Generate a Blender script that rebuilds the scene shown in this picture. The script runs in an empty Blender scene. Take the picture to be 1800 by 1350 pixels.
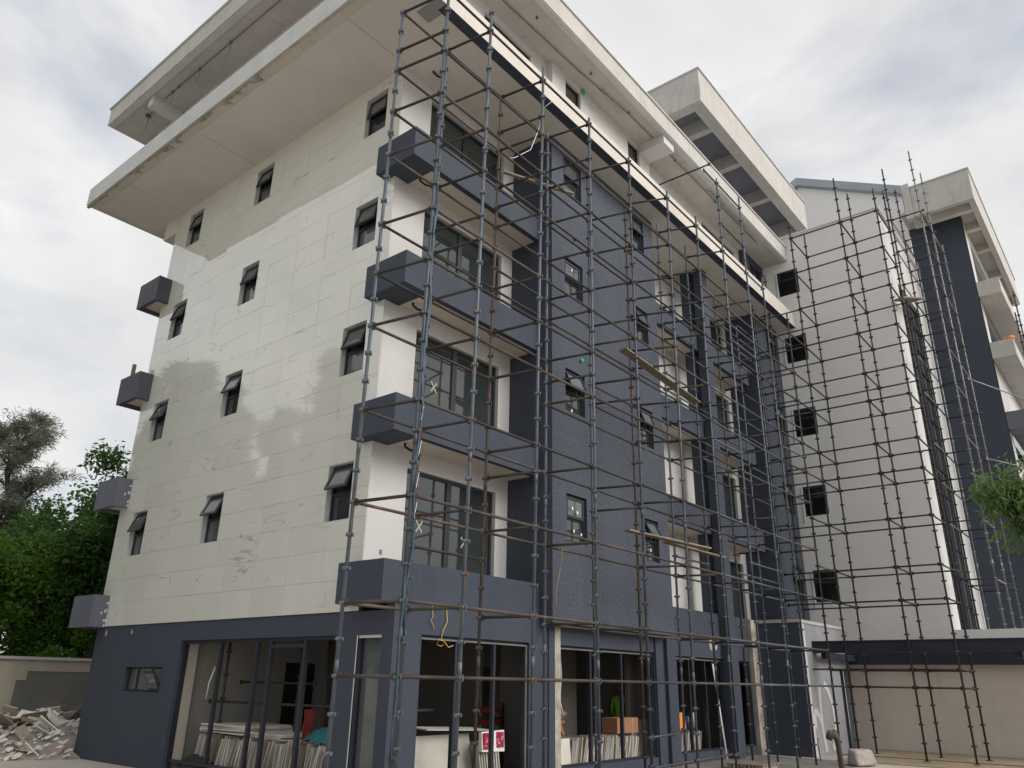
import bpy, math, random
from mathutils import Vector, Matrix
random.seed(7)
S = bpy.context.scene
COL = S.collection
R = math.radians

# ------------------------------------------------------------------ camera
cam_d = bpy.data.cameras.new('camera')
cam = bpy.data.objects.new('camera', cam_d); COL.objects.link(cam)
YAW, PIT, ROL, FPX = 0.69004806, 0.3678907, 0.01781445, 1358.35
fw = Vector((math.cos(PIT)*math.cos(YAW), math.cos(PIT)*math.sin(YAW), math.sin(PIT)))
rt = Vector((math.sin(YAW), -math.cos(YAW), 0)); up = rt.cross(fw)
r2 = math.cos(ROL)*rt + math.sin(ROL)*up; u2 = -math.sin(ROL)*rt + math.cos(ROL)*up
CAMLOC = Vector((-9.7897, -11.7056, 1.7304))
m = Matrix((r2, u2, -fw)).transposed().to_4x4(); m.translation = CAMLOC
cam.matrix_world = m
cam_d.sensor_width = 36; cam_d.lens = FPX/1800*36
cam_d.clip_start = .05; cam_d.clip_end = 3000
S.camera = cam

# ------------------------------------------------------------------ world, sun, exposure
SUN_EL, SUN_AZ = R(34), R(-80)          # azimuth of the sun in the xy plane, from +x
SKYOFF = (6.7, 9.4, 2.0)
W = bpy.data.worlds.new('World'); S.world = W; W.use_nodes = True
nt = W.node_tree; nt.nodes.clear(); N = nt.nodes.new; LK = nt.links.new
sky = N('ShaderNodeTexSky'); sky.sky_type = 'NISHITA'; sky.sun_disc = False
sky.sun_elevation = SUN_EL; sky.sun_rotation = R(90) - SUN_AZ
sky.dust_density = 5.0; sky.air_density = 1.0
bg1 = N('ShaderNodeBackground'); bg1.inputs[1].default_value = 0.15; sky.ozone_density = .6
LK(sky.outputs[0], bg1.inputs[0])
tc = N('ShaderNodeTexCoord'); mp = N('ShaderNodeMapping')
mp.inputs['Scale'].default_value = (1.0, 1.0, 1.9); mp.inputs['Location'].default_value = SKYOFF
LK(tc.outputs['Generated'], mp.inputs[0])
def wnoise(scale, detail, rough, dist=0.0):
    n = N('ShaderNodeTexNoise'); n.inputs['Scale'].default_value = scale; n.inputs['Detail'].default_value = detail
    n.inputs['Roughness'].default_value = rough; n.inputs['Distortion'].default_value = dist
    LK(mp.outputs[0], n.inputs['Vector']); return n
def wramp(src, stops):
    r = N('ShaderNodeValToRGB'); e = r.color_ramp.elements
    e[0].position, e[0].color = stops[0]; e[1].position, e[1].color = stops[-1]
    for p, c in stops[1:-1]:
        k = e.new(p); k.color = c
    LK(src, r.inputs[0]); return r
n1 = wnoise(2.6, 8, .55, .25)      # where the cover opens
n2 = wnoise(3.3, 9, .52, .35)      # light and dark of the clouds
cover = wramp(n1.outputs['Fac'], [(.33, (.50,)*3+(1,)), (.52, (1,)*3+(1,))])
tone = wramp(n2.outputs['Fac'], [(.30, (.83, .835, .845, 1)), (.45, (.90, .902, .906, 1)), (.56, (.96, .96, .96, 1)), (.68, (1.05, 1.045, 1.04, 1))])
bg2 = N('ShaderNodeBackground'); bg2.inputs[1].default_value = .735
LK(tone.outputs[0], bg2.inputs[0])
mx = N('ShaderNodeMixShader'); LK(cover.outputs[0], mx.inputs[0]); LK(bg1.outputs[0], mx.inputs[1]); LK(bg2.outputs[0], mx.inputs[2])
wo = N('ShaderNodeOutputWorld'); LK(mx.outputs[0], wo.inputs[0])

sun_d = bpy.data.lights.new('sun', 'SUN'); sun_d.energy = 2.5; sun_d.angle = R(40); sun_d.color = (1, .965, .92)
sun = bpy.data.objects.new('sun', sun_d); COL.objects.link(sun)
sd = Vector((math.cos(SUN_EL)*math.cos(SUN_AZ), math.cos(SUN_EL)*math.sin(SUN_AZ), math.sin(SUN_EL)))
sun.rotation_euler = sd.to_track_quat('Z', 'Y').to_euler(); sun.location = (0, -40, 60)
vs = S.view_settings; vs.view_transform = 'Standard'; vs.look = 'None'; vs.gamma = 1; vs.use_curve_mapping = False
vs.exposure = 0.28
S.cycles.max_bounces = 8; S.cycles.diffuse_bounces = 4; S.cycles.glossy_bounces = 4; S.cycles.transparent_max_bounces = 12
S.cycles.use_denoising = True

# ------------------------------------------------------------------ materials
def mat(name, base, rough=.7, base2=None, scale=1.5, spec=.5, bump=0, bscale=30, streak=0, streak_col=(.1, .1, .09),
        metal=0, rnd=0, coat=0, veins=None, speck=None, local=False, lo=.35, hi=.7):
    M = bpy.data.materials.new(name); M.use_nodes = True
    t = M.node_tree; nn = t.nodes.new; L = t.links.new
    b = t.nodes['Principled BSDF']
    b.inputs['Roughness'].default_value = rough; b.inputs['Metallic'].default_value = metal
    b.inputs['Specular IOR Level'].default_value = spec
    if local:
        g = nn('ShaderNodeTexCoord').outputs['Object']
    else:
        g = nn('ShaderNodeNewGeometry').outputs['Position']
    def noise(sc, det=5, r=.6, vec=None, dist=0):
        n = nn('ShaderNodeTexNoise'); n.inputs['Scale'].default_value = sc; n.inputs['Detail'].default_value = det
        n.inputs['Roughness'].default_value = r; n.inputs['Distortion'].default_value = dist
        L(vec or g, n.inputs['Vector']); return n.outputs['Fac']
    def rampf(src, a, c):
        r = nn('ShaderNodeMapRange'); r.inputs[1].default_value = a; r.inputs[2].default_value = c; r.clamp = True
        L(src, r.inputs[0]); return r.outputs[0]
    def mix(f, a, c):
        x = nn('ShaderNodeMix'); x.data_type = 'RGBA'
        if isinstance(f, float): x.inputs[0].default_value = f
        else: L(f, x.inputs[0])
        for i, v in ((6, a), (7, c)):
            if isinstance(v, tuple): x.inputs[i].default_value = v if len(v) == 4 else v+(1,)
            else: L(v, x.inputs[i])
        return x.outputs[2]
    col = base
    if base2 is not None: col = mix(rampf(noise(scale, 6, .62), lo, hi), base, base2)
    if streak:
        mpn = nn('ShaderNodeMapping'); mpn.inputs['Scale'].default_value = (1, 1, .12); L(g, mpn.inputs[0])
        s1 = rampf(noise(6, 6, .7, mpn.outputs[0]), .52, .75); s2 = rampf(noise(.9, 3, .5), .4, .65)
        ml = nn('ShaderNodeMath'); ml.operation = 'MULTIPLY'; L(s1, ml.inputs[0]); L(s2, ml.inputs[1])
        m2 = nn('ShaderNodeMath'); m2.operation = 'MULTIPLY'; L(ml.outputs[0], m2.inputs[0]); m2.inputs[1].default_value = streak
        col = mix(m2.outputs[0], col, streak_col)
    if veins:
        vcol, vstr = veins
        w = nn('ShaderNodeMapping'); w.inputs['Scale'].default_value = (1, .30, 1.25); w.inputs['Rotation'].default_value = (R(-9), 0, 0); L(g, w.inputs[0])
        a = noise(1.15, 3, .5, w.outputs[0], .55)
        s = nn('ShaderNodeMath'); s.operation = 'SUBTRACT'; L(a, s.inputs[0]); s.inputs[1].default_value = .5
        ab = nn('ShaderNodeMath'); ab.operation = 'ABSOLUTE'; L(s.outputs[0], ab.inputs[0])
        lin = rampf(ab.outputs[0], .0075, .0)
        br = rampf(noise(1.1, 3, .5), .48, .60)
        q = nn('ShaderNodeMath'); q.operation = 'MULTIPLY'; L(lin, q.inputs[0]); L(br, q.inputs[1])
        q2 = nn('ShaderNodeMath'); q2.operation = 'MULTIPLY'; L(q.outputs[0], q2.inputs[0]); q2.inputs[1].default_value = vstr
        col = mix(q2.outputs[0], col, vcol)
    if speck:
        scol, sa, ss = speck
        col = mix(rampf(noise(ss, 5, .65), sa, sa+.05), col, scol)
    if rnd:
        oi = nn('ShaderNodeObjectInfo')
        r = nn('ShaderNodeMapRange'); r.inputs[3].default_value = 1-rnd; r.inputs[4].default_value = 1+rnd; L(oi.outputs['Random'], r.inputs[0])
        h = nn('ShaderNodeHueSaturation'); L(r.outputs[0], h.inputs['Value'])
        if isinstance(col, tuple): h.inputs['Color'].default_value = col+(1,)
        else: L(col, h.inputs['Color'])
        col = h.outputs[0]
    if isinstance(col, tuple): b.inputs['Base Color'].default_value = col+(1,)
    else: L(col, b.inputs['Base Color'])
    if coat:
        b.inputs['Coat Weight'].default_value = coat; b.inputs['Coat Roughness'].default_value = .008; b.inputs['Coat IOR'].default_value = 1.6
    if bump:
        bp = nn('ShaderNodeBump'); bp.inputs['Strength'].default_value = bump; bp.inputs['Distance'].default_value = .02
        L(noise(bscale, 4, .6), bp.inputs['Height']); L(bp.outputs[0], b.inputs['Normal'])
    return M

M = {}
M['tile'] = mat('porcelain_tile', (.66, .668, .605), .03, (.615, .623, .565), .5, .5, rnd=.025, veins=((.36, .355, .31), .8), coat=.75)
M['white'] = mat('white_paint', (.55, .545, .535), .7, (.50, .495, .485), .8, .3, streak=.25, streak_col=(.36, .34, .31))
M['cream'] = mat('cream_ceiling_paint', (.62, .565, .485), .7, (.56, .515, .445), .7, .3)
M['soffit'] = mat('soffit_board', (.63, .605, .565), .7, (.57, .545, .505), .6, .3)
M['fascia'] = mat('fascia_paint', (.58, .545, .495), .75, (.52, .49, .45), 1.1, .3, streak=.55, streak_col=(.33, .30, .27), bump=.1, bscale=18)
M['concrete'] = mat('raw_concrete', (.56, .575, .57), .85, (.47, .485, .48), 1.4, .3, streak=.6, streak_col=(.32, .33, .325), bump=.35, bscale=14)
M['stained'] = mat('weather_stained_paint', (.49, .475, .45), .8, (.42, .41, .39), 1.2, .3, streak=.8, streak_col=(.21, .195, .175), bump=.2, bscale=14)
M['rough_c'] = mat('rough_cream_render', (.50, .46, .38), .9, (.24, .22, .19), 3.0, .2, bump=.8, bscale=22)
M['dark'] = mat('dark_blue_paint', (.058, .068, .091), .65, (.047, .056, .076), .9, .2, streak=.35, streak_col=(.095, .10, .115), bump=.12, bscale=25, lo=.25, hi=.75)
M['dark_lite'] = mat('faded_blue_paint', (.135, .142, .175), .6, (.105, .112, .142), 1.0, .35, streak=.5, streak_col=(.20, .20, .22), speck=((.42, .38, .30), .70, 1.7))
M['dark_mid'] = mat('dusty_blue_paint', (.095, .10, .122), .65, (.075, .08, .10), 1.0, .25, streak=.5, streak_col=(.16, .16, .18))
M['stucco_dark'] = mat('dark_textured_stucco', (.075, .084, .108), .7, (.053, .061, .082), 15.0, .25, bump=1.0, bscale=14, lo=.4, hi=.62, streak=.45, streak_col=(.12, .125, .15))  # fine lighter mottling paints in light caught by the stucco relief
M['stucco_grey'] = mat('grey_textured_stucco', (.74, .735, .725), .85, (.68, .675, .665), .45, .25, bump=.45, bscale=16)
M['beige_wall'] = mat('beige_render', (.64, .575, .515), .85, (.57, .51, .455), .6, .25, bump=.6, bscale=14, streak=.35, streak_col=(.36, .31, .27))
M['canopy_blue'] = mat('deep_navy_paint', (.028, .034, .048), .55, (.022, .027, .038), 1.5, .25)
M['lilac'] = mat('pale_lilac_undercoat', (.30, .30, .325), .75, (.25, .25, .275), .9, .3, streak=.6, streak_col=(.16, .16, .18))
M['dull_soffit'] = mat('unpainted_bluish_soffit', (.20, .20, .235), .85, (.16, .16, .19), .8, .2)
M['frame'] = mat('dark_grey_window_frame', (.022, .026, .036), .4, spec=.4)
M['glass'] = mat('dark_window_glass', (.026, .032, .033), .03, (.04, .047, .046), .7, 1.0)
M['black_glass'] = mat('unlit_black_glass', (.006, .007, .009), .12, spec=.35)
M['glass_sky'] = mat('painted_sky_window_glass', (.10, .115, .115), .05, (.07, .08, .08), 2.0, .8)  # paler base colour paints in sky reflected on the panes
M['steel'] = mat('painted_scaffold_steel', (.085, .10, .118), .5, (.045, .056, .07), 2.2, .4, metal=.15, rnd=.3, speck=((.12, .07, .045), .60, 3.1))
M['rust'] = mat('rusty_scaffold_steel', (.080, .062, .05), .65, (.045, .04, .037), 3.0, .3, metal=.1, rnd=.35, speck=((.15, .07, .035), .62, 2.3))
M['brown'] = mat('weathered_scaffold_steel', (.050, .047, .044), .65, (.030, .030, .030), 2.5, .3, metal=.1, rnd=.3, speck=((.11, .06, .035), .64, 2.2))
M['galv'] = mat('galvanised_scaffold_steel', (.24, .24, .24), .45, (.15, .15, .15), 2.5, .5, metal=.4, rnd=.2)
M['wood'] = mat('timber_plank', (.27, .225, .165), .85, (.19, .155, .11), 4.0, .2, rnd=.15, local=True)
M['tan'] = mat('sandy_timber', (.34, .275, .19), .9, (.25, .20, .14), 1.3, .15, bump=.3, bscale=20)
M['ground'] = mat('dusty_ground', (.46, .42, .37), .95, (.37, .335, .29), .6, .2, bump=.5, bscale=8)
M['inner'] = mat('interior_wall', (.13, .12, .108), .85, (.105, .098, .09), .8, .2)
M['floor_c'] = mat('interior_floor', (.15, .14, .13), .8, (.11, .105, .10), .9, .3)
M['board'] = mat('ceiling_board', (.58, .55, .49), .8, (.48, .455, .40), 2.0, .3, rnd=.18)
M['board_b'] = mat('brown_backing_board', (.30, .25, .20), .85, (.24, .20, .165), 1.5, .2, rnd=.15)
M['gypsum'] = mat('broken_gypsum', (.64, .62, .57), .85, (.52, .50, .46), 3.0, .2, rnd=.15)
M['carton'] = mat('brown_cardboard', (.34, .17, .095), .85, (.29, .145, .08), 2.0, .2)
M['benchw'] = mat('orange_brown_timber', (.36, .17, .075), .7, (.28, .125, .055), 5.0, .3)
M['red'] = mat('red_cloth', (.16, .010, .012), .85)
M['pinkred'] = mat('crimson_sack', (.34, .015, .05), .7, (.5, .35, .36), 7.0, .2, lo=.55, hi=.6)
M['teal'] = mat('teal_cloth', (.012, .11, .13), .85, (.02, .15, .17), 5.0)
M['bluep'] = mat('blue_plastic', (.02, .08, .22), .35)
M['greenp'] = mat('green_plastic', (.03, .35, .12), .4)
M['yellow'] = mat('yellow_wire', (.55, .36, .10), .6)
M['orange'] = mat('orange_plastic', (.75, .27, .04), .45)
M['whitep'] = mat('white_plastic', (.75, .75, .74), .4)
M['conduit'] = mat('grey_conduit', (.10, .10, .105), .5)
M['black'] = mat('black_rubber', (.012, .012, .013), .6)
M['hose'] = mat('blue_hose', (.022, .055, .085), .5)
M['hivis'] = mat('hi_vis_cloth', (.2, .42, .05), .75)
M['skin'] = mat('skin', (.12, .065, .04), .6)
M['trouser'] = mat('dark_trousers', (.03, .032, .045), .85)
M['bark'] = mat('tree_bark', (.12, .095, .07), .95, (.08, .062, .048), 4.0, .2, bump=.6, bscale=12)
def leafmat(name, c1, c2, rough=.55):
    Mt = mat(name, c1, rough, c2, .55, .4, rnd=.1, lo=.3, hi=.7)
    t = Mt.node_tree; b = t.nodes['Principled BSDF']; out = t.nodes['Material Output']
    tr = t.nodes.new('ShaderNodeBsdfTranslucent'); tr.inputs[0].default_value = tuple(x*1.5 for x in c1)+(1,)
    a = t.nodes.new('ShaderNodeMixShader'); a.inputs[0].default_value = .42
    t.links.new(b.outputs[0], a.inputs[1]); t.links.new(tr.outputs[0], a.inputs[2]); t.links.new(a.outputs[0], out.inputs[0])
    return Mt
M['inner_daylit'] = mat('daylit_jamb_plaster', (.36, .345, .315), .85, (.31, .30, .275), .9, .2)  # interior wall lightened: daylight on the jamb put into the colour
M['leaf'] = leafmat('broad_leaves', (.075, .155, .032), (.040, .095, .022))
M['leaf2'] = leafmat('bright_leaves', (.12, .235, .032), (.065, .145, .024))
M['needle'] = leafmat('casuarina_needles', (.150, .165, .125), (.10, .115, .085), .7)
M['leaf3'] = leafmat('near_drooping_leaves', (.15, .23, .075), (.085, .15, .05))

# ------------------------------------------------------------------ mesh helpers
ORG = {}
class MB:
    def __init__(s): s.v = []; s.f = []; s.sm = []
    def quad(s, *p, smooth=False):
        n = len(s.v); s.v += [tuple(q) for q in p]; s.f.append(tuple(range(n, n+len(p)))); s.sm.append(smooth)
    def box(s, x0, x1, y0, y1, z0, z1):
        if x0 > x1: x0, x1 = x1, x0
        if y0 > y1: y0, y1 = y1, y0
        if z0 > z1: z0, z1 = z1, z0
        s.hexa([(x0,y0,z0),(x1,y0,z0),(x1,y1,z0),(x0,y1,z0),(x0,y0,z1),(x1,y0,z1),(x1,y1,z1),(x0,y1,z1)]); return s
    def hexa(s, p):
        n = len(s.v); s.v += [tuple(q) for q in p]
        for f in ((3,2,1,0),(4,5,6,7),(0,1,5,4),(1,2,6,5),(2,3,7,6),(3,0,4,7)):
            s.f.append(tuple(n+i for i in f)); s.sm.append(False)
        return s
    def obox(s, c, ax, ay, az):            # oriented box: centre and three half-axis vectors
        c, ax, ay, az = map(Vector, (c, ax, ay, az))
        s.hexa([c+sx*ax+sy*ay+sz*az for sz in (-1,1) for sx, sy in ((-1,-1),(1,-1),(1,1),(-1,1))]); return s
    def tube(s, pts, r, n=8, cap=True):
        pts = [Vector(p) for p in pts]; rs = r if isinstance(r, (list, tuple)) else [r]*len(pts)
        ref = None; base = len(s.v)
        for i, p in enumerate(pts):
            d = (pts[min(i+1, len(pts)-1)] - pts[max(i-1, 0)]).normalized()
            if ref is None or abs(ref.dot(d)) > .95: ref = Vector((0,0,1)) if abs(d.z) < .9 else Vector((1,0,0))
            a = d.cross(ref).normalized(); b = d.cross(a)
            for k in range(n):
                t = 2*math.pi*k/n; s.v.append(tuple(p + rs[i]*(math.cos(t)*a + math.sin(t)*b)))
        for i in range(len(pts)-1):
            for k in range(n):
                k2 = (k+1) % n
                s.f.append((base+i*n+k, base+i*n+k2, base+(i+1)*n+k2, base+(i+1)*n+k)); s.sm.append(True)
        if cap:
            s.f.append(tuple(base+k for k in range(n))[::-1]); s.sm.append(False)
            s.f.append(tuple(base+(len(pts)-1)*n+k for k in range(n))); s.sm.append(False)
        return s
    def build(s, name, m, parent=None, org=None):
        po = ORG.get(parent.name, Vector()) if parent else Vector()
        o0 = Vector(org) if org is not None else po
        me = bpy.data.meshes.new(name)
        me.from_pydata([(x-o0.x, y-o0.y, z-o0.z) for x, y, z in s.v], [], s.f)
        me.polygons.foreach_set('use_smooth', s.sm)
        me.materials.append(M[m] if isinstance(m, str) else m)
        me.update()
        o = bpy.data.objects.new(name, me); COL.objects.link(o)
        if parent: o.parent = parent
        o.location = o0 - po; ORG[o.name] = o0
        return o
def tag(o, label=None, cat=None, group=None, kind=None):
    if label: o['label'] = label
    if cat: o['category'] = cat
    if group: o['group'] = group
    if kind: o['kind'] = kind
    return o
def root(name, loc, label, cat, group=None):
    o = bpy.data.objects.new(name, None); COL.objects.link(o); o.location = loc; ORG[o.name] = Vector(loc)
    o.empty_display_size = .3
    return tag(o, label, cat, group)
def copy_tree(src, loc, rz, label=None, scale=1.0, group=None):
    c = src.copy(); COL.objects.link(c); c.location = loc; c.rotation_euler = (0, 0, rz); c.scale = (scale,)*3
    if label: c['label'] = label
    if group: c['group'] = group
    for ch in src.children:
        k = ch.copy(); COL.objects.link(k); k.parent = c
        for g in ch.children:
            q = g.copy(); COL.objects.link(q); q.parent = k
    return c
# local frames of a facade: u right as seen from outside, v up, w out of the wall
def PX(x0): return lambda u, v, w: (x0 - w, -u, v)        # wall facing -x; u = -y
def PY(y0): return lambda u, v, w: (u, y0 - w, v)         # wall facing -y; u = x
def ubox(mb, P, u0, u1, v0, v1, w0, w1):
    a, b = P(u0, v0, w0), P(u1, v1, w1); mb.box(a[0], b[0], a[1], b[1], a[2], b[2])
def uhexa(mb, P, pts): mb.hexa([P(*p) for p in pts])
def wall(mb, P, u0, u1, v0, v1, w0, w1, holes=()):
    us = sorted({u0, u1} | {c for h in holes for c in h[:2] if u0 < c < u1})
    vs_ = sorted({v0, v1} | {c for h in holes for c in h[2:] if v0 < c < v1})
    nu, nv = len(us)-1, len(vs_)-1
    def solid(i, j):
        if i < 0 or j < 0 or i >= nu or j >= nv: return False
        cu, cv = (us[i]+us[i+1])/2, (vs_[j]+vs_[j+1])/2
        return not any(h[0] < cu < h[1] and h[2] < cv < h[3] for h in holes)
    for i in range(nu):
        for j in range(nv):
            if not solid(i, j): continue
            a, b, c, d = us[i], us[i+1], vs_[j], vs_[j+1]
            mb.quad(P(a,c,w1), P(b,c,w1), P(b,d,w1), P(a,d,w1)); mb.quad(P(b,c,w0), P(a,c,w0), P(a,d,w0), P(b,d,w0))
            if not solid(i-1, j): mb.quad(P(a,c,w0), P(a,c,w1), P(a,d,w1), P(a,d,w0))
            if not solid(i+1, j): mb.quad(P(b,c,w1), P(b,c,w0), P(b,d,w0), P(b,d,w1))
            if not solid(i, j-1): mb.quad(P(a,c,w0), P(b,c,w0), P(b,c,w1), P(a,c,w1))
            if not solid(i, j+1): mb.quad(P(a,d,w1), P(b,d,w1), P(b,d,w0), P(a,d,w0))
    return mb
def frame4(mb, P, u0, u1, v0, v1, t, w0, w1):
    ubox(mb, P, u0, u0+t, v0, v1, w0, w1); ubox(mb, P, u1-t, u1, v0, v1, w0, w1)
    ubox(mb, P, u0+t, u1-t, v0, v0+t, w0, w1); ubox(mb, P, u0+t, u1-t, v1-t, v1, w0, w1)

# ------------------------------------------------------------------ ground and sky-side setting
g = MB(); g.box(-600, 600, -600, 600, -1.2, -.25); tag(g.build('ground', 'ground'), kind='structure')

# ================================================================== MAIN BUILDING
Z = [3.033 + 3.2*k for k in range(4)]
BL = root('apartment_building', (8, 4, -.25), 'unfinished five storey block with marble tiled gable and dark blue balconies', 'building')
WY = [.533, 5.319, 9.039]; WZ = [5.9+3.2*i for i in range(4)]; WW, WH = .794, 1.18
GX = PX(0)
ghole = [(-(y+WW), -y, z-WH, z) for y in WY for z in WZ]
gw = MB(); wall(gw, GX, -10.69, -.203, 2.93, 15.86, -.26, -.014, ghole)
GW = gw.build('gable_wall', 'concrete', BL)
# --- porcelain tiles, one object each, laid with very slightly different tilts
TW, TH = 1.2, .6
tmesh = {}
ncol = 9; nrow = 22
for c in range(ncol):
    for rr in range(nrow):
        y0 = .0 + c*TW; y1 = min(y0+TW, 10.69); z0 = 2.92 + rr*TH; z1 = min(z0+TH, 15.855)
        if z1-z0 < .05 or y1-y0 < .05: continue
        hs = [h for h in ghole if h[0] < -y0 and h[1] > -y1 and h[2] < z1 and h[3] > z0]
        cy, cz = (y0+y1)/2, (z0+z1)/2
        key = None if hs else (round(y1-y0, 3), round(z1-z0, 3))
        gp = .0025
        if key and key in tmesh:
            o = tmesh[key].copy(); COL.objects.link(o); o.location = Vector((.006, cy, cz)) - ORG[GW.name]
        else:
            mb = MB(); wall(mb, GX, -(y1-gp), -(y0+gp), z0+gp, z1-gp, -.012, 0, hs)
            o = mb.build('tile', 'tile', GW, org=(.006, cy, cz))
            if key: tmesh[key] = o
        o.rotation_euler = (0, random.gauss(0, R(.14)), random.gauss(0, R(.2)))
# --- gable windows
def awning(parent, P, u0, u1, v0, v1, split, ang, dep=.13, gl='glass', low='glass'):
    """fixed light below, top-hung sash above opened by ang"""
    t = .055
    fr = MB(); frame4(fr, P, u0, u1, v0, v1, t, -dep-.06, -dep); ubox(fr, P, u0+t, u1-t, split-.03, split+.03, -dep-.06, -dep)
    win = fr.build('window', 'frame', parent)
    rv = MB(); ubox(rv, P, u0+t, u1-t, v0+t, v1-t, -dep-.10, -dep-.07); rv.build('dark_interior_panel', 'black', win)  # black sheet paints in the unlit room behind the panes
    p = MB(); ubox(p, P, u0+t, u1-t, v0+t, split-.03, -dep-.04, -dep-.03); p.build('pane', low, win)
    sa, ca = math.sin(ang), math.cos(ang); hz = v1-t; H = hz-split-.01
    def T(u, s_, w): return (u, hz - s_*ca + w*sa*1.0, -dep + s_*sa + w*ca)
    sf = MB(); ft = .06
    def sb(mb, a, b, s0, s1, w0, w1):
        uhexa(mb, P, [T(a,s0,w0),T(b,s0,w0),T(b,s1,w0),T(a,s1,w0),T(a,s0,w1),T(b,s0,w1),T(b,s1,w1),T(a,s1,w1)])
    a, b = u0+t+.005, u1-t-.005
    sb(sf, a, a+ft, 0, H, 0, .045); sb(sf, b-ft, b, 0, H, 0, .045); sb(sf, a+ft, b-ft, 0, ft, 0, .045); sb(sf, a+ft, b-ft, H-ft, H, 0, .045)
    sash = sf.build('sash', 'frame', win)
    sg = MB(); sb(sg, a+ft, b-ft, ft, H-ft, .015, .025)
    sg.build('sash_pane', gl, win)
    return win
rng = random.Random(3)
for j, y in enumerate(WY):
    for i, z in enumerate(WZ):
        ang = R([[10,15,19,25],[15,17,23,26],[13,19,22,24]][j][3-i])
        awning(GW, GX, -(y+WW), -y, z-WH, z, z-.60, ang, gl='glass_sky', low='glass_sky' if (i+2*j) % 3 else 'glass')

# --- ground floor, gable side
G2 = PX(.035); GFY = -.965
gh = [(-6.25, -.60, -.25, 2.50), (-8.72, -6.92, 1.36, 1.92), (.02, .66, .02, 2.49)]
mb = MB(); wall(mb, G2, -10.69, .742, -.45, 2.915, -.22, 0, gh)
GG = mb.build('ground_floor_gable_wall', 'dark', BL)
# small horizontal window, one sash tilted
fr = MB(); frame4(fr, G2, -8.72, -6.92, 1.36, 1.92, .05, -.16, -.10); ubox(fr, G2, -8.30, -8.24, 1.41, 1.87, -.16, -.10); ubox(fr, G2, -7.62, -7.56, 1.41, 1.87, -.16, -.10)
sw = fr.build('window', 'frame', GG)
p = MB(); ubox(p, G2, -8.67, -6.97, 1.41, 1.87, -.14, -.13); p.build('pane', 'glass_sky', sw)
ps = MB(); ps.obox((-.02, 7.22, 1.62), (.10, 0, -.20), (0, .26, 0), (.016, 0, .008)); ps.build('sash', 'frame', sw)
pp = MB(); pp.obox((-.037, 7.22, 1.615), (.075, 0, -.155), (0, .21, 0), (.006, 0, .003)); pp.build('sash_pane', 'glass_sky', sw)
# big shopfront frame in the gable
fr = MB()
for a, b in ((-6.25,-6.19), (-4.75,-4.67), (-3.36,-3.28), (-2.87,-2.78), (-1.72,-1.63), (-.66,-.60)):
    ubox(fr, G2, a, b, -.05, 2.50, -.17, -.09)
ubox(fr, G2, -6.19, -.66, 2.43, 2.50, -.168, -.092); ubox(fr, G2, -6.19, -.66, -.05, .01, -.168, -.092)
ubox(fr, G2, -2.78, -1.72, 2.30, 2.37, -.168, -.092)
SF = fr.build('shopfront_frame', 'frame', GG)
# narrow light
fr = MB(); frame4(fr, G2, .02, .66, .02, 2.49, .035, -.17, -.11); nf = fr.build('window', 'frame', GG)
p = MB(); ubox(p, G2, .055, .625, .055, 2.455, -.145, -.135); p.build('pane', 'glass_sky', nf)
tr = MB(); ubox(tr, G2, -.005, .02, 0, 2.49, -.02, .006); ubox(tr, G2, .02, .66, 2.44, 2.49, -.10, -.02); tr.build('edge_trim', 'white', nf)

# --- ground floor, front side (flush with the first parapet)
FY = PY(GFY)
fh = [(.74, 3.96, .02, 2.52), (5.06, 9.30, .02, 2.52), (10.38, 13.45, .02, 2.48), (14.62, 15.40, .02, 2.46)]
mb = MB(); wall(mb, FY, .035, 15.5, -.45, 3.03, -.22, 0, fh)
GF = mb.build('ground_floor_front_wall', 'dark', BL)
for a_ in ((4.62, 4.84, GFY-.035), (9.32, 9.62, GFY-.05), (9.84, 10.34, GFY-.10)):
    mb = MB(); mb.box(a_[0], a_[1], a_[2], GFY-.002, -.45, 2.93); mb.build('pilaster', 'dark', BL)
mb = MB(); mb.box(4.842, 5.06, GFY-.03, GFY-.002, -.45, 2.93); mb.build('unpainted_render_strip', 'rough_c', BL)
mb = MB(); mb.box(15.5, 16.25, GFY-.12, GFY+.22, -.45, 3.75); mb.build('unpainted_column', 'rough_c', BL)
def shop(u0, u1, v0, v1, mulls, thick=.07):
    fr = MB(); frame4(fr, FY, u0, u1, v0, v1, .05, -.16, -.08)
    for q in mulls: ubox(fr, FY, q-thick/2, q+thick/2, v0+.05, v1-.05, -.16, -.08)
    return fr.build('shopfront_frame', 'frame', GF)
shop(.74, 3.96, .02, 2.52, (1.78, 2.92)); shop(5.06, 9.30, .02, 2.52, (6.42, 7.8)); shop(10.38, 13.45, .02, 2.48, (11.4, 12.4)); shop(14.62, 15.40, .02, 2.46, ())
tr = MB()
for u0, u1, v in ((.79, 3.91, 2.47), (5.11, 9.25, 2.47), (10.43, 13.4, 2.43)): ubox(tr, FY, u0, u1, v-.03, v, -.078, -.05)
ubox(tr, FY, 3.91, 3.95, .05, 2.47, -.078, -.05)
tr.build('bare_metal_trim', 'galv', GF)

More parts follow.
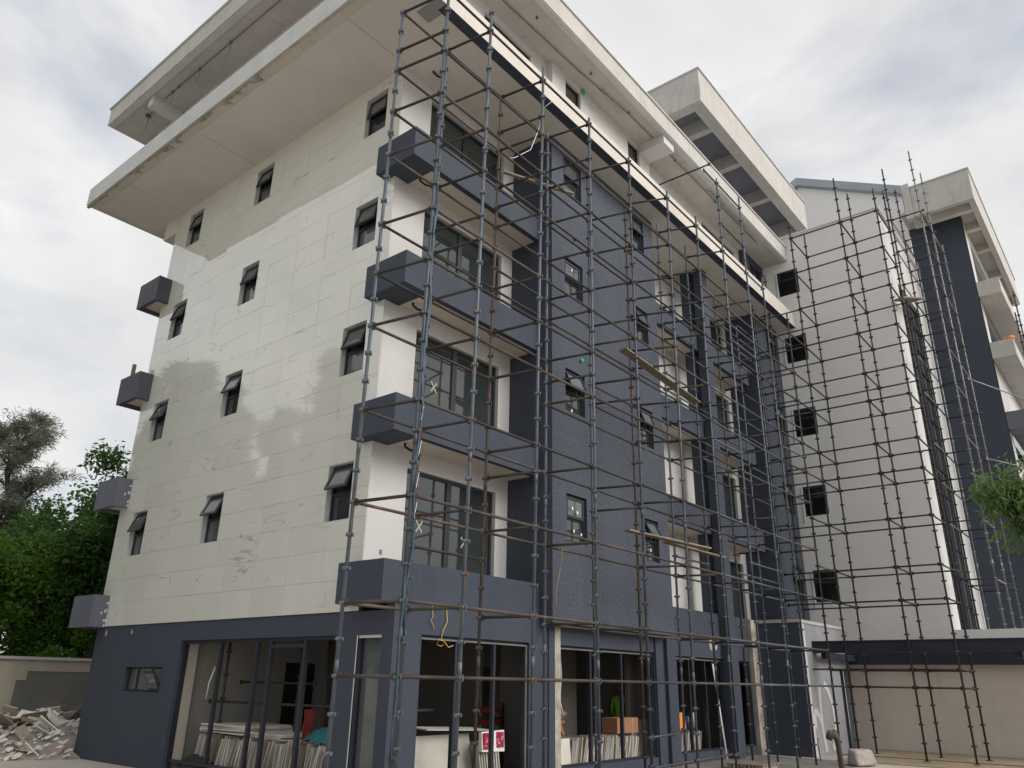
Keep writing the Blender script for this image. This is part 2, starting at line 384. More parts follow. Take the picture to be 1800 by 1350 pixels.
# --- rooms behind the openings
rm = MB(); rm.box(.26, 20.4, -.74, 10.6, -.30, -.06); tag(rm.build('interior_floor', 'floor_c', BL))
rm = MB(); rm.box(.26, 4.45, 6.40, 6.56, -.06, 2.775); rm.build('jamb_wall', 'inner_daylit', BL)
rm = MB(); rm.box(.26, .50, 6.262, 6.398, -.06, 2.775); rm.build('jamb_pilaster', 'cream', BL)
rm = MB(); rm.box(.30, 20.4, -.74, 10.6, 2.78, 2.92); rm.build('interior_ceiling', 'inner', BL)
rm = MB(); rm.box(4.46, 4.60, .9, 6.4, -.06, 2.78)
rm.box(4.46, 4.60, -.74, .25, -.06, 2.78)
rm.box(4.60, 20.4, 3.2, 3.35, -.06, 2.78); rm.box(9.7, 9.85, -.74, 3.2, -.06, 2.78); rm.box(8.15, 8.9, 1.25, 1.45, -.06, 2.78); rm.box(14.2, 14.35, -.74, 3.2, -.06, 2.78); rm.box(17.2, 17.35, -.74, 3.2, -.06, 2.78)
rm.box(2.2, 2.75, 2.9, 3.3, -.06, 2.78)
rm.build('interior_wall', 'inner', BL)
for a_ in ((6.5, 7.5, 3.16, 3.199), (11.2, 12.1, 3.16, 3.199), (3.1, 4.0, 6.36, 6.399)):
    dm = MB(); dm.box(*a_, -.06, 2.1); dm.build('dark_doorway_panel', 'black', BL)  # flat black panels paint in the dark of door openings

# --- front wall, first bay
P0 = PY(0)
s1h = [(1.0, 3.86, z+.12, z+2.86) for z in Z]
mb = MB(); wall(mb, P0, .016, 4.30, 3.05, 15.86, -.2, 0, s1h)
FW = mb.build('front_wall', 'white', BL)
def slider(parent, P, u0, u1, v0, v1, mull, dep=.10):
    t = .065
    fr = MB(); frame4(fr, P, u0, u1, v0, v1, t, -dep-.08, -dep)
    for q in mull: ubox(fr, P, q-.075, q+.075, v0+t, v1-t, -dep-.08, -dep)
    w = fr.build('window', 'frame', parent)
    us = [u0+t] + [x for q in mull for x in (q-.075, q+.075)] + [u1-t]
    for i in range(0, len(us), 2):
        p = MB(); ubox(p, P, us[i], us[i+1], v0+t, v1-t, -dep-.05, -dep-.035); p.build('pane', 'glass', w)
    return w
for z in Z:
    slider(FW, P0, 1.0, 3.86, z+.12, z+2.86, (2.38,))
# tape crosses left on the lowest panes
for (cx, cz) in ((1.55, 4.75), (2.95, 4.6), (1.75, 7.95)):
    x = MB()
    for sgn in (1, -1): x.obox((cx, .126 - .0015*(sgn+1), cz), (.09, 0, .12*sgn), (.015, 0, -.0115*sgn), (0, .0006, 0))
    x.build('tape_cross', mat('pale_tape', (.34, .38, .28), .7) if 'pt' not in M else M['pt'], FW); M['pt'] = bpy.data.materials['pale_tape']
bx = MB(); bx.box(.40, .47, -.012, 0, 4.02, 4.11); bx.build('socket_box', 'galv', FW)
# --- balcony parapets, first bay
for k, z in enumerate(Z):
    mb = MB()
    if k == 0:
        mb.box(.40, 4.30, -.965, -.80, z, z+.75)
    else:
        mb.box(.402, 4.30, -.947, -.797, z, z+.75)
    y0 = -.965 if k == 0 else -.947
    mb.box(-.306, .402, y0, .0, z, z+.75); mb.box(-.306, -.004, .0, .317, z, z+.75)
    pb = mb.build('balcony_parapet', 'dark', BL)
    sl = MB(); sl.box(.404, 4.30, -.795, -.002, z+.04, z+.22); sl.build('balcony_slab', 'cream', BL)
# cable stubs from ceilings
for (x, y, z) in ((.45, -.35, Z[3]+.0), (.55, -.3, Z[2]), (.6, -.3, Z[1]), (.55, -.45, 15.85)):
    cbl = MB(); cbl.tube([(x,y,z+.05),(x,y-.02,z-.04),(x+.12,y-.05,z-.09),(x+.26,y-.12,z-.10),(x+.34,y-.16,z-.2)], [.03,.03,.028,.026,.016], 6); cbl.build('cable_stub', 'black', BL)
# --- textured tower
PT = PY(-1.33)
tw = [(a, b, z+1.76, z+2.88) for z in Z for a, b in ((4.87, 5.72), (8.48, 9.22))]
mb = MB(); wall(mb, PT, 4.31, 9.80, 2.95, 15.86, -.22, 0, tw); TWR = mb.build('tower_wall', 'stucco_dark', BL)
mb = MB(); mb.box(4.306, 4.53, -1.108, -.0, 3.0, 15.86); mb.box(9.58, 9.803, -1.108, 0, 3.0, 15.86); mb.box(4.31, 9.8, -1.108, -.74, 2.951, 3.05); mb.build('tower_side', 'dark', BL)
for k, z in enumerate(Z):
    for j, (a, b) in enumerate(((4.87, 5.72), (8.48, 9.22))):
        ang = R([[0, 22, 0, 2], [28, 22, 20, 12]][j][k])
        awning(TWR, PT, a, b, z+1.76, z+2.88, z+2.32, ang, .09, 'glass_sky', 'glass')
for (x, z) in ((5.55, 9.52), (5.35, 13.05)):
    q = MB(); q.tube([(x, -1.30, z), (x, -1.40, z)], .05, 10); q.build('overflow_pipe', 'greenp' if z < 10 else 'black', TWR)
# --- second bay
s2h = [(14.9, 17.9, z+.12, z+2.86) for z in Z]
mb = MB(); wall(mb, P0, 9.80, 18.2, 3.05, 15.86, -.2, 0, s2h); FW2 = mb.build('front_wall', 'white', BL)
for z in Z: slider(FW2, P0, 14.9, 17.9, z+.12, z+2.86, (15.9, 16.9))
for k, z in enumerate(Z):
    mb = MB(); mb.box(9.80, 17.75, -.965 if k == 0 else -.947, -.797, z, z+.75); mb.box(17.60, 17.75, -.795, -.0, z, z+.75)
    if k == 0: mb.box(13.5, 17.75, -.963, -.80, 2.0, 3.03) if False else None
    mb.build('balcony_parapet', 'dark', BL)
    sl = MB(); sl.box(9.80, 17.60, -.795, -.002, z+.04, z+.22); sl.build('balcony_slab', 'cream', BL)
mb = MB(); mb.box(13.42, 13.88, -1.27, -.975, -.45, 15.86); mb.build('fin_column', 'dark', BL)
mb = MB(); mb.box(13.42, 13.88, -.79, -.45, 3.3, 15.86); mb.build('fin_column', 'dark', BL)
PD = PY(-1.32)
dh = [(19.2, 20.2, z+1.7, z+2.85) for z in Z]
mb = MB(); wall(mb, PD, 18.2, 20.50, 3.0, 15.86, -.2, 0, dh); DP = mb.build('pier_wall', 'dark', BL)
mb = MB(); mb.box(18.2, 18.4, -1.118, 0, 3.0, 15.86); mb.build('pier_side', 'dark', BL)
for z in Z: awning(DP, PD, 19.2, 20.2, z+1.7, z+2.85, z+2.3, R(18), .08, 'glass_sky')

# --- main roof slab and its soffit
def slab(name, x0, x1, y0, y1, z0, z1, m, parent=BL):
    mb = MB(); mb.box(x0, x1, y0, y1, z0, z1); return mb.build(name, m, parent)
ZS = 15.864
slab('roof_slab', -2.14, 20.49, -2.13, 12.55, ZS, 16.48, 'fascia')
slab('gable_fascia', -2.165, -2.142, -2.155, 12.56, ZS-.004, 16.484, 'concrete')
# soffit boards below the slab
for (y0, y1) in ((-1.86, -.09), (-.07, 6.33), (6.35, 10.29), (10.31, 12.3)):
    mb = MB(); mb.box(-1.84, -.002, y0, y1, ZS-.016, ZS-.001)
    mb.build('soffit_board', 'soffit', BL)
mb = MB(); mb.box(.0, 20.49, -1.86, -1.325, ZS-.014, ZS-.001); mb.build('soffit_board', 'soffit', BL)
for (x0, x1) in ((.0, 4.3), (9.81, 18.19)):
    mb = MB(); mb.box(x0, x1, -1.32, -.002, ZS-.014, ZS-.001); mb.build('soffit_board', 'soffit', BL)
mb = MB(); mb.box(-.72, 20.49, -2.128, -1.864, ZS-.012, ZS-.001); mb.build('soffit_border', 'dark', BL)
mb = MB(); mb.box(-2.1, -.73, -2.128, -1.864, ZS-.010, ZS-.001); mb.box(-1.0, -.60, -1.86, -1.45, ZS-.024, ZS-.017); mb.build('unpainted_soffit_border', 'lilac', BL)
# ragged unfinished edge along the gable soffit
mb = MB(); rg = random.Random(5); y = -2.1
while y < 12.4:
    d = rg.uniform(.06, .5); w = rg.choice((.03, .04, .05, .07, .10, .17)) * (1.3 if y > 3 else .6)
    mb.hexa([(-2.12,y,ZS-.05*rg.random()-.02),(-2.12+w,y+.02,ZS-.02),(-2.12+w*.6,y+d,ZS-.02),(-2.12,y+d,ZS-.03),(-2.12,y,ZS-.001),(-2.12+w,y+.02,ZS-.001),(-2.12+w*.6,y+d,ZS-.001),(-2.12,y+d,ZS-.001)])
    y += d
mb.build('ragged_render_edge', 'rough_c', BL)
# --- penthouse storey
ph = [(1.95, 4.0, 17.4, 18.75), (5.45, 6.25, 17.7, 18.85), (9.05, 9.8, 17.7, 18.9), (14.9, 17.9, 17.5, 18.75), (19.0, 20.2, 17.6, 18.7)]
P5 = PY(-1.02)
mb = MB(); wall(mb, P5, 4.78, 10.45, 16.48, 19.06, -.2, 0, ph); PW = mb.build('penthouse_wall', 'white', BL)
P5b = PY(-.82)
mb = MB(); wall(mb, P5b, -.9, 4.78, 16.48, 19.06, -.2, 0, ph); PW4 = mb.build('penthouse_wall', 'white', BL); mb = MB(); wall(mb, P5b, 10.45, 18.4, 16.48, 19.06, -.2, 0, ph); PW2 = mb.build('penthouse_wall', 'white', BL)
mb = MB(); wall(mb, P5, 18.4, 20.49, 16.48, 19.06, -.2, 0, ph); PW3 = mb.build('penthouse_end_wall', 'dark', BL)
mb = MB(); wall(mb, PX(-.9), -11.5, .60, 16.48, 19.06, -.2, 0, [(-8.4, -7.2, 17.7, 18.9), (-2.0, -.2, 17.6, 18.85)]); PG = mb.build('penthouse_gable_wall', 'white', BL)
for P, h, par in ((P5b, ph[0], PW4), (P5, ph[1], PW), (P5, ph[2], PW), (P5b, ph[3], PW2), (P5, ph[4], PW3), (PX(-.9), (-8.4,-7.2,17.7,18.9), PG), (PX(-.9), (-2.0,-.2,17.6,18.85), PG)):
    w = h[1]-h[0]
    slider(par, P, *h, [h[0]+w*f for f in ((.33, .66) if w > 1.5 else ((.5,) if w > 1.1 else ()))], .08)
slab('upper_roof_slab', -2.14, 20.49, -2.13, 12.55, 19.06, 19.72, 'stained')
slab('roof_coping', -2.19, 20.49, -2.18, 12.6, 19.722, 19.77, 'concrete')
mb = MB(); mb.box(-2.10, 20.4, -2.10, -1.93, 19.03, 19.058); mb.box(-2.10, -1.93, -1.93, 12.5, 19.03, 19.058); mb.build('drip_edge', 'concrete', BL)
# short concrete beams under the upper roof
mb = MB(); mb.box(-1.9, -.905, 9.85, 10.15, 18.70, 19.058); mb.build('roof_beam', 'white', BL)
mb = MB(); mb.box(9.75, 10.45, -2.0, -1.025, 18.72, 19.058); mb.build('roof_beam', 'white', BL)
# conduit under the upper roof
cd = MB(); cd.tube([(-1.62, y, 19.0) for y in (9.7, 7, 4, 1, -1.2)], .016, 6)
for y in (9.2, 8.8, 7.6, 5.9): cd.box(-1.65, -1.59, y-.03, y+.03, 18.975, 19.03)
for y in (9.2, 7.6, 5.9): cd.tube([(-1.62,y,18.98),(-1.55,y+.1,18.85),(-1.58,y+.16,18.6)], .006, 5)
cd.tube([(-1.55, 10.9, 19.0), (-1.55, 10.3, 19.0)], .014, 6); cd.tube([(-1.55,10.9,19.0),(-1.5,10.95,18.9),(-1.5,11.0,18.55)], .007, 5); cd.box(-1.62, -1.48, 10.85, 10.97, 18.96, 19.03)
cd.build('electrical_conduit', 'conduit', BL)
cd = MB(); cd.tube([(x, -1.2-.04*x if x < 8 else -1.62-.01*(x-8), 19.0) for x in (2, 3.5, 5.5, 8, 9.7)], .016, 6)
cd.tube([(x, -1.65-.01*(x-10), 19.0) for x in (10.5, 12, 14, 16, 18.2)], .016, 6)
cd.tube([(x, -1.83-.0*(x-10), 18.98) for x in (13.6, 15, 16.8)], .014, 6)
for x in (3.2, 5.9, 8.1, 11.2, 14.4): cd.box(x-.03, x+.03, -1.68, -1.62, 18.975, 19.03)
cd.tube([(6.6,-1.6,19.0),(7.0,-1.66,18.78),(7.5,-1.64,18.74),(7.7,-1.6,18.98)], .008, 5); cd.tube([(6.5,-1.5,19.0),(7.1,-1.6,18.7),(7.6,-1.55,18.72),(7.8,-1.6,18.98)], .008, 5)
cd.tube([(13.5,-1.72,19),(13.45,-1.8,18.96),(13.6,-1.83,18.98)], .012, 5)
cd.build('electrical_conduit', 'conduit', BL)
q = MB(); q.tube([(6.35, -1.0, 18.95), (6.35, -1.08, 18.95)], .09, 12); q.build('vent_pipe', 'greenp', PW)
# --- topmost roof, open loggia below it
slab('top_roof_back', 12.9, 23.7, 1.21, 8, 22.5, 23.8, 'stained')
mb = MB()
mb.box(12.6, 24.0, -2.2, -1.95, 22.35, 23.86); mb.box(12.6, 12.85, -1.95, 8, 22.35, 23.86); mb.box(23.75, 24.0, -1.95, 8, 22.35, 23.86)
mb.build('top_roof_fascia', 'stained', BL)
slab('top_roof_coping', 12.55, 24.05, -2.25, 8, 23.862, 23.91, 'concrete')
mb = MB(); mb.box(12.85, 23.75, -1.95, .8, 23.1, 23.25); mb.build('top_roof_soffit', 'dull_soffit', BL)
mb = MB()
for x in (14.6, 17.4, 20.6): mb.box(x-.15, x+.15, -1.75, .8, 22.5, 23.1)
mb.box(12.85, 23.75, -1.95, -1.75, 22.34, 23.1); mb.box(12.85, 13.05, -1.75, .8, 22.34, 23.1)
mb.build('roof_beam', 'stained', BL)
mb = MB(); mb.box(12.9, 23.7, 1.0, 1.2, 19.72, 23.1); mb.build('loggia_wall', 'dull_soffit', BL)
for a_ in ((16.4, 17.2, .96, .999, 19.8, 21.9), (19.0, 20.2, .96, .999, 19.8, 22.2)):
    mb = MB(); mb.box(*a_); mb.build('dark_doorway_panel', 'frame', BL)  # flat dark panels paint in the door openings
mb = MB()
for x in (14.6, 20.6): mb.box(x-.14, x+.14, -.55, -.27, 19.72, 22.36)
mb.build('loggia_column', 'white', BL)
# --- rear balconies seen past the gable
for k in range(4):
    z = 2.899 + 3.2*k; m_ = 'dark_lite' if k < 2 else 'dark_mid'
    mb = MB(); y0, y1 = 10.26, 11.47
    mb.box(-.411, -.29, y0, y1, z, z+.817); mb.box(-.29, .0 if k else 0, y0, y0+.12, z, z+.817) ; mb.box(-.29, 1.6, y1-.12, y1, z, z+.817)
    mb.box(-.29, -.002, y0+.12, 10.69, z, z+.12) if False else None
    rb = mb.build('rear_balcony', m_, BL); rb['label'] = 'faded blue rear balcony end with flaking paint edge' if k < 1 else 'dark rear balcony end projecting past the tiles'
    mb = MB(); mb.box(-.288, -.002, y0+.122, y1-.122, z+.10, z+.25); mb.box(.0, 1.6, 10.70, y1-.122, z+.10, z+.25); mb.build('rear_balcony_slab', 'cream', BL)
mb = MB(); mb.box(.0, 2.0, 10.70, 11.5, 15.2, ZS-.001); mb.build('rear_beam', 'soffit', BL)
mb = MB(); mb.box(-.33, -.24, 11.0, 11.09, 9.9, 10.55); mb.build('timber_post', 'wood', BL)
# unseen volume added behind the facades keeps daylight out of the storeys
mb = MB(); mb.box(.27, 20.4, .22, 10.68, 2.95, 15.86); mb.box(4.6, 9.5, -1.09, .22, 3.06, 15.85); mb.box(-.68, 20.3, -.55, 10.6, 16.49, 19.05); mb.build('daylight_block_core', 'inner', BL)

# ================================================================== PORCH beside the wing
PO = root('entrance_porch', (17.5, -1.7, -.25), 'dark blue box porch with pale side wall and white paint scribble', 'porch')
mb = MB(); mb.box(15.93, 16.13, -2.5, -.97, -.45, 3.66); mb.build('porch_side', 'dark', PO)
mb = MB(); wall(mb, PY(-2.51), 16.13, 20.50, -.45, 3.66, -.2, 0, [(19.35, 20.38, -.45, 2.3)]); mb.build('porch_front', 'lilac', PO)
mb = MB(); mb.box(15.90, 20.5, -2.54, -.98, 3.66, 3.76); mb.build('porch_coping', 'stained', PO)
mb = MB(); mb.box(16.14, 16.30, -2.53, -2.512, -.45, 3.64); mb.build('pale_corner_strip', 'white', PO)
mb = MB(); mb.box(19.36, 20.37, -2.30, -2.22, -.45, 2.295); mb.build('porch_door', 'canopy_blue', PO)
mb = MB()
SK_ = [0]
def stroke(mb, pts, w):
    for (a, b), (c, d) in zip(pts, pts[1:]):
        SK_[0] += .0012; f_ = -2.5145-SK_[0]
        l = math.hypot(c-a, d-b); nx, nz = -(d-b)/l*w, (c-a)/l*w
        mb.hexa([(a-nx,f_,b-nz),(c-nx,f_,d-nz),(c+nx,f_,d+nz),(a+nx,f_,b+nz),(a-nx,-2.511,b-nz),(c-nx,-2.511,d-nz),(c+nx,-2.511,d+nz),(a+nx,-2.511,b+nz)])
stroke(mb, [(16.40,.55),(16.45,.95),(16.65,1.05),(16.9,.8),(17.05,.5)], .10); stroke(mb, [(17.10,1.75),(17.03,1.1),(17.0,.5),(17.15,-.15)], .11)
stroke(mb, [(17.55,1.85),(17.85,1.7),(18.15,1.25),(18.25,.7),(18.15,.15),(17.75,-.1)], .11); stroke(mb, [(17.95,-.02),(18.5,-.15)], .12)
mb.build('paint_scribble', 'white', PO)

# ================================================================== WING
WG = root('rear_wing_building', (24, -6, -.25), 'grey textured wing with white glazed corner and dark blue return wall', 'building')
WX = 20.53; PWX = PX(WX)
wh = [(1.60, 2.50, z-1.15, z+.02) for z in (5.84, 9.06, 12.27, 15.48, 18.6)]
mb = MB(); wall(mb, PWX, .0, 5.98, 3.6, 20.2, -.25, 0, wh); WS = mb.build('wing_side_wall', 'stucco_grey', WG)
for h in wh:
    awning(WS, PWX, *h, h[3]-.5, R(6), .05, 'black_glass', 'black_glass')
    mb = MB(); ubox(mb, PWX, h[0]-.09, h[0]-.03, h[2]-.25, h[3]-.05, .0, .03); mb.build('downpipe', 'stained', WS)
mb = MB(); wall(mb, PWX, .9, 16.0, 2.72, 3.6, -.25, -.004); mb.build('wing_band_wall', 'stucco_grey', WG)
mb = MB(); wall(mb, PWX, 2.3, 16.0, -.5, 2.72, -.25, -.008); mb.build('wing_lower_wall', 'beige_wall', WG)
mb = MB(); mb.box(20.79, 34, -16, -6.0, 3.40, 3.58); mb.build('terrace_slab', 'concrete', WG)
PWF = PY(-5.985)
mb = MB(); wall(mb, PWF, 20.54, 27.0, 3.58, 20.2, -.25, 0, [(22.05, 25.4, 3.58, 17.4)]); WF = mb.build('wing_front_wall', 'white', WG)
mb = MB(); ubox(mb, PWF, 22.05, 25.4, 3.58, 17.4, -.20, -.12); gp_ = mb.build('stair_glazing', 'glass', WF)
mb = MB()
for v in [3.6+1.05*i for i in range(14)]: ubox(mb, PWF, 22.05, 25.4, v, v+.06, -.118, -.08)
for u in (22.05, 23.7, 25.33): ubox(mb, PWF, u, u+.07, 3.58, 17.4, -.078, -.05)
mb.build('glazing_bar', 'frame', gp_)
mb = MB(); wall(mb, PX(27.0), 6.0, 8.2, 3.58, 22.37, -.3, 0); mb.build('dark_return_wall', 'dark', WG)
mb = MB(); wall(mb, PY(-8.2), 27.02, 37.9, 3.58, 22.37, -.3, 0, [(28.2, 37, z, z+2.2) for z in (4.5, 7.7, 10.9, 14.0+2.0, 19.3)]); WF2 = mb.build('wing_far_front_wall', 'white', WG)
mb = MB(); mb.box(28.2, 37, -8.0, -7.9, 4.5, 22); mb.build('far_glazing', 'glass', WF2)
# high roof over the return
mb = MB(); mb.box(25.2, 38.2, -9.02, -8.78, 21.98, 23.52); mb.box(25.2, 25.45, -8.78, -6.62, 21.98, 23.52); mb.box(37.95, 38.2, -8.78, -6.62, 21.98, 23.52); mb.build('wing_roof_fascia', 'stained', WG)
mb = MB(); mb.box(25.15, 38.25, -9.07, -6.5, 23.522, 23.57); mb.build('wing_roof_coping', 'concrete', WG)
mb = MB(); mb.box(25.45, 37.95, -8.78, -6.0, 22.38, 22.5); mb.build('wing_roof_soffit', 'stained', WG)
for x in (26.3, 28.2, 30.6, 34):
    mb = MB(); mb.box(x-.14, x+.14, -8.78, -6.4, 22.0, 22.378); mb.build('roof_beam', 'fascia', WG)
mb = MB(); mb.box(25.12, 25.5, -6.61, -6.3, 21.9, 23.75); mb.build('roof_stub_column', 'stained', WG)
# grey gable roof behind
mb = MB(); mb.quad((27.0,-.0,20.0),(27.0,-5.98,20.0),(27.0,-5.98,24.3),(27.0,-1.2,26.9)); mb.quad((27.0,-.0,20.0),(27.0,-1.2,26.9),(27.0,3.0,25.0),(27.0,3.0,20.0))
mb.build('gable_end_wall', 'stucco_grey', WG)
mb = MB(); mb.hexa([(26.7,-1.2,26.93),(26.7,-6.5,24.07),(32,-6.5,24.07),(32,-1.2,26.93),(26.7,-1.2,27.38),(26.7,-6.5,24.52),(32,-6.5,24.52),(32,-1.2,27.38)])
mb.hexa([(26.7,3.2,24.9),(26.7,-1.2,26.93),(32,-1.2,26.93),(32,3.2,24.9),(26.7,3.2,25.35),(26.7,-1.2,27.38),(32,-1.2,27.38),(32,3.2,25.35)])
mb.build('pitched_roof', mat('grey_roof_sheet', (.30, .33, .37), .6, (.26, .29, .33), .8), WG)
# far balcony slabs
for z, h_ in ((18.08, .72), (15.08, .76), (11.9, .75), (8.7, .75), (5.5, .75)):
    mb = MB(); mb.box(27.0, 37.5, -9.1, -8.22, z, z+h_); b_ = mb.build('far_balcony', 'stained' if z > 13 else 'dark_lite', WG)
mb = MB(); mb.tube([(27.6,-8.95,15.86),(27.6,-8.95,16.0)], .16, 10); mb.tube([(27.6,-8.95,16.0),(27.6,-8.95,16.14)], [.2,.19], 10); tag(mb.build('paint_bucket', 'orange'), 'orange bucket on the edge of the far upper balcony', 'bucket')
mb = MB(); mb.box(20.44, 20.86, -6.08, -.0, 20.202, 20.25); mb.box(20.86, 27.0, -6.08, -5.70, 20.202, 20.25); mb.build('wing_coping', 'stucco_grey', WG)
mb = MB(); mb.box(20.86, 26.95, -5.69, 0, 19.95, 20.1); mb.build('wing_flat_roof', 'concrete', WG)
# --- canopy beams along the wing
CN = root('canopy', (18.5, -8, -.25), 'dark blue steel canopy frame running along the beige wall', 'canopy')
mb = MB(); mb.box(16.95, 17.2, -16, -2.3, 2.80, 3.10); mb.box(16.90, 17.25, -16, -2.3, 3.10, 3.13); mb.box(16.90, 17.25, -16, -2.3, 2.77, 2.80); mb.build('front_beam', 'canopy_blue', CN)
mb = MB(); mb.box(20.20, 20.515, -16, -2.52, 2.50, 3.06); mb.build('wall_beam', 'canopy_blue', CN)
for y in (-2.75, -8.2, -12): 
    mb = MB(); mb.box(17.2, 20.28, y-.08, y+.08, 2.60, 2.80); mb.build('cross_beam', 'canopy_blue', CN)

# ================================================================== SCAFFOLDING
NODE0, STEP = .27, .5
LV = [NODE0+STEP*k for k in (3, 5, 8, 11, 14, 16, 18, 21, 23, 25, 28)]
def standard(parent, base, top, m_, name='standard'):
    mb = MB(); b, t = Vector(base), Vector(top); mb.tube([b, t], .030, 8)
    d = (t-b); L_ = d.z
    z = NODE0
    while z < t.z - .05:
        if z > b.z + .08:
            c = b + d*((z-b.z)/L_)
            mb.tube([c-Vector((0,0,.028)), c+Vector((0,0,.028))], .044, 8)
            a0 = (hash((round(b.x,2), round(z,2))) % 100)/100
            for q in range(4):
                an = q*math.pi/2 + .1*a0; e = Vector((math.cos(an), math.sin(an), 0)); n_ = Vector((-e.y, e.x, 0))
                mb.obox(c+e*.05, e*.022, n_*.013, (0,0,.022))
        z += STEP
    # spigot joints
    for zj in (b.z+2.0+.7*((hash(round(b.x,1))%10)/10), b.z+5.4, b.z+8.6, b.z+11.5):
        if zj < t.z-.3:
            c = b + d*((zj-b.z)/L_); mb.tube([c-Vector((0,0,.10)), c+Vector((0,0,.10))], .034, 8)
    return mb.build(name, m_, parent)
def bar(parent, a, b, m_, name, r=.027):
    a, b = Vector(a), Vector(b); mb = MB(); mb.tube([a, b], r, 7)
    d = (b-a).normalized()
    for p, s in ((a, 1), (b, -1)):
        c = p + d*s*.05; n_ = d.cross(Vector((0,0,1)))
        if n_.length > .1: mb.obox(c, d*.035, n_.normalized()*.014, (0,0,.05))
    return mb.build(name, m_, parent)
def at(pole, z):
    b, t = Vector(pole[0]), Vector(pole[1]); return b + (t-b)*((z-b.z)/(t.z-b.z))
def baseplate(parent, p, m_='rust'):
    mb = MB(); mb.box(p[0]-.09, p[0]+.09, p[1]-.09, p[1]+.09, p[2], p[2]+.012); mb.tube([(p[0],p[1],p[2]+.01),(p[0],p[1],p[2]+.25)], .018, 6); return mb.build('base_jack', m_, parent)

GZ = -.25
SC1 = root('front_scaffold', (4, -3, GZ), 'tall blue grey tube scaffold standing before the dark tower and first balconies', 'scaffold')
YO, YI = -3.45, -2.37
def mk(xb, y, xt, zt): 
    # pole through measured points at z=1.25 and near the top
    k = (xt-xb)/(zt-1.25); return ((xb-k*1.5, y, GZ), (xt, y, zt))
OUT = [mk(-2.12,YO,-1.93,14.25), mk(-.89,YO,-.67,14.85), mk(.86,YO,1.12,14.65), mk(2.81,YO,2.95,14.45), mk(4.62,YO,4.77,14.4), mk(6.54,YO,6.8,14.5), mk(8.4,YO,8.55,14.6)]
INN = [mk(-2.30,YI,-2.13,14.35), mk(-1.03,YI,-.85,14.2), mk(.73,YI,.95,14.2), mk(2.62,YI,2.74,14.4), mk(4.34,YI,4.5,14.3), mk(6.22,YI,6.35,14.2), mk(8.07,YI,8.2,14.6)]
for i_, p in enumerate(OUT+INN): standard(SC1, p[0], p[1], 'rust' if i_ in (9, 12) else 'steel')
rs = random.Random(11)
def lmat(z, a='rust', b='brown'): return a if rs.random() < (.75 if z < 5 else .35) else b
for z in LV:
    for row, keep in ((OUT, 1.0), (INN, .95 if z > 2 else .5)):
        for a, b in zip(row, row[1:]):
            if rs.random() > keep: continue
            dz = 0 if row is OUT else (-.0)
            bar(SC1, at(a, z), at(b, z), lmat(z), 'ledger')
    for i, (a, b) in enumerate(zip(INN, OUT)):
        if z < 2 and i > 0: continue
        if rs.random() > .98: continue
        bar(SC1, at(a, z+.0), at(b, z+.0), lmat(z), 'transom')
for z, ids in ((NODE0+STEP*26, (0, 2, 3)), (NODE0+STEP*10, (2, 4)), (NODE0+STEP*19, (1, 3, 4, 5)), (NODE0+STEP*15, (3, 4, 6)), (NODE0+STEP*22, (2, 5, 6))):
    for i in ids: bar(SC1, at(INN[i], z), at(OUT[i], z), 'brown', 'transom')
for z, ids in ((NODE0+STEP*19, (2, 3)), (NODE0+STEP*15, (4, 5)), (NODE0+STEP*7, (1,))):
    for i in ids: bar(SC1, at(INN[i], z), at(INN[i+1], z), 'brown', 'ledger')
bar(SC1, at(OUT[4], .77), at(OUT[5], .77)+Vector((-.9, 0, .03)), 'steel', 'ledger')
bar(SC1, (2.2,-3.42,.16), (5.2,-3.42,.24), 'steel', 'ledger'); bar(SC1, (4.6,-3.40,.22), (9.3,-3.38,.30), 'rust', 'ledger')

SC2 = root('side_scaffold', (12, -3, GZ), 'dense brown scaffold bay in front of the fin column and second balconies', 'scaffold')
OUT2 = [mk(10.25,YO,10.35,16.95), mk(12.1,YO,12.1,17.2), mk(13.45,YO,13.45,14.7), mk(15.25,YO-.1,15.25,14.0)]
INN2 = [mk(9.95,YI,10.0,14.7), mk(11.8,YI,11.85,13.6), mk(13.5,YI,13.5,13.2), mk(15.2,YI,15.2,13.5)]
for i_, p in enumerate(OUT2+INN2): standard(SC2, p[0], p[1], 'brown' if i_ in (3, 5) else 'steel')
OA = [OUT[-1]]+OUT2; IA = [INN[-1]]+INN2
for z in LV:
    for row, keep in ((OA, .95), (IA, .8)):
        for a, b in zip(row, row[1:]):
            if z > min(a[1][2], b[1][2]): continue
            if rs.random() < .4 and 3 < z < 13: bar(SC2, at(a, z+.5), at(b, z+.5), 'steel', 'ledger')
            bar(SC2, at(a, z), at(b, z), rs.choice(('brown', 'steel', 'steel', 'rust')), 'ledger')
    for i, (a, b) in enumerate(zip(IA[1:], OA[1:])):
        if z > a[1][2] or z < 2: continue
        bar(SC2, at(a, z), at(b, z), 'brown', 'transom')
for z in LV[3::2]:
    for i in (1, 2): bar(SC2, at(INN2[i], z+.5), at(OUT2[i], z+.5), 'brown', 'transom')
bar(SC2, at(OUT2[0], 16.77), at(OUT2[1], 16.77), 'brown', 'ledger'); bar(SC2, at(OUT2[0], 15.27), at(OUT2[1], 15.27), 'brown', 'ledger')
bar(SC2, (9.4, -1.25, 16.85), (9.4, -3.7, 16.85), 'brown', 'transom'); bar(SC2, (9.4, -3.45, 16.75), (10.35, -3.45, 16.75), 'brown', 'ledger')

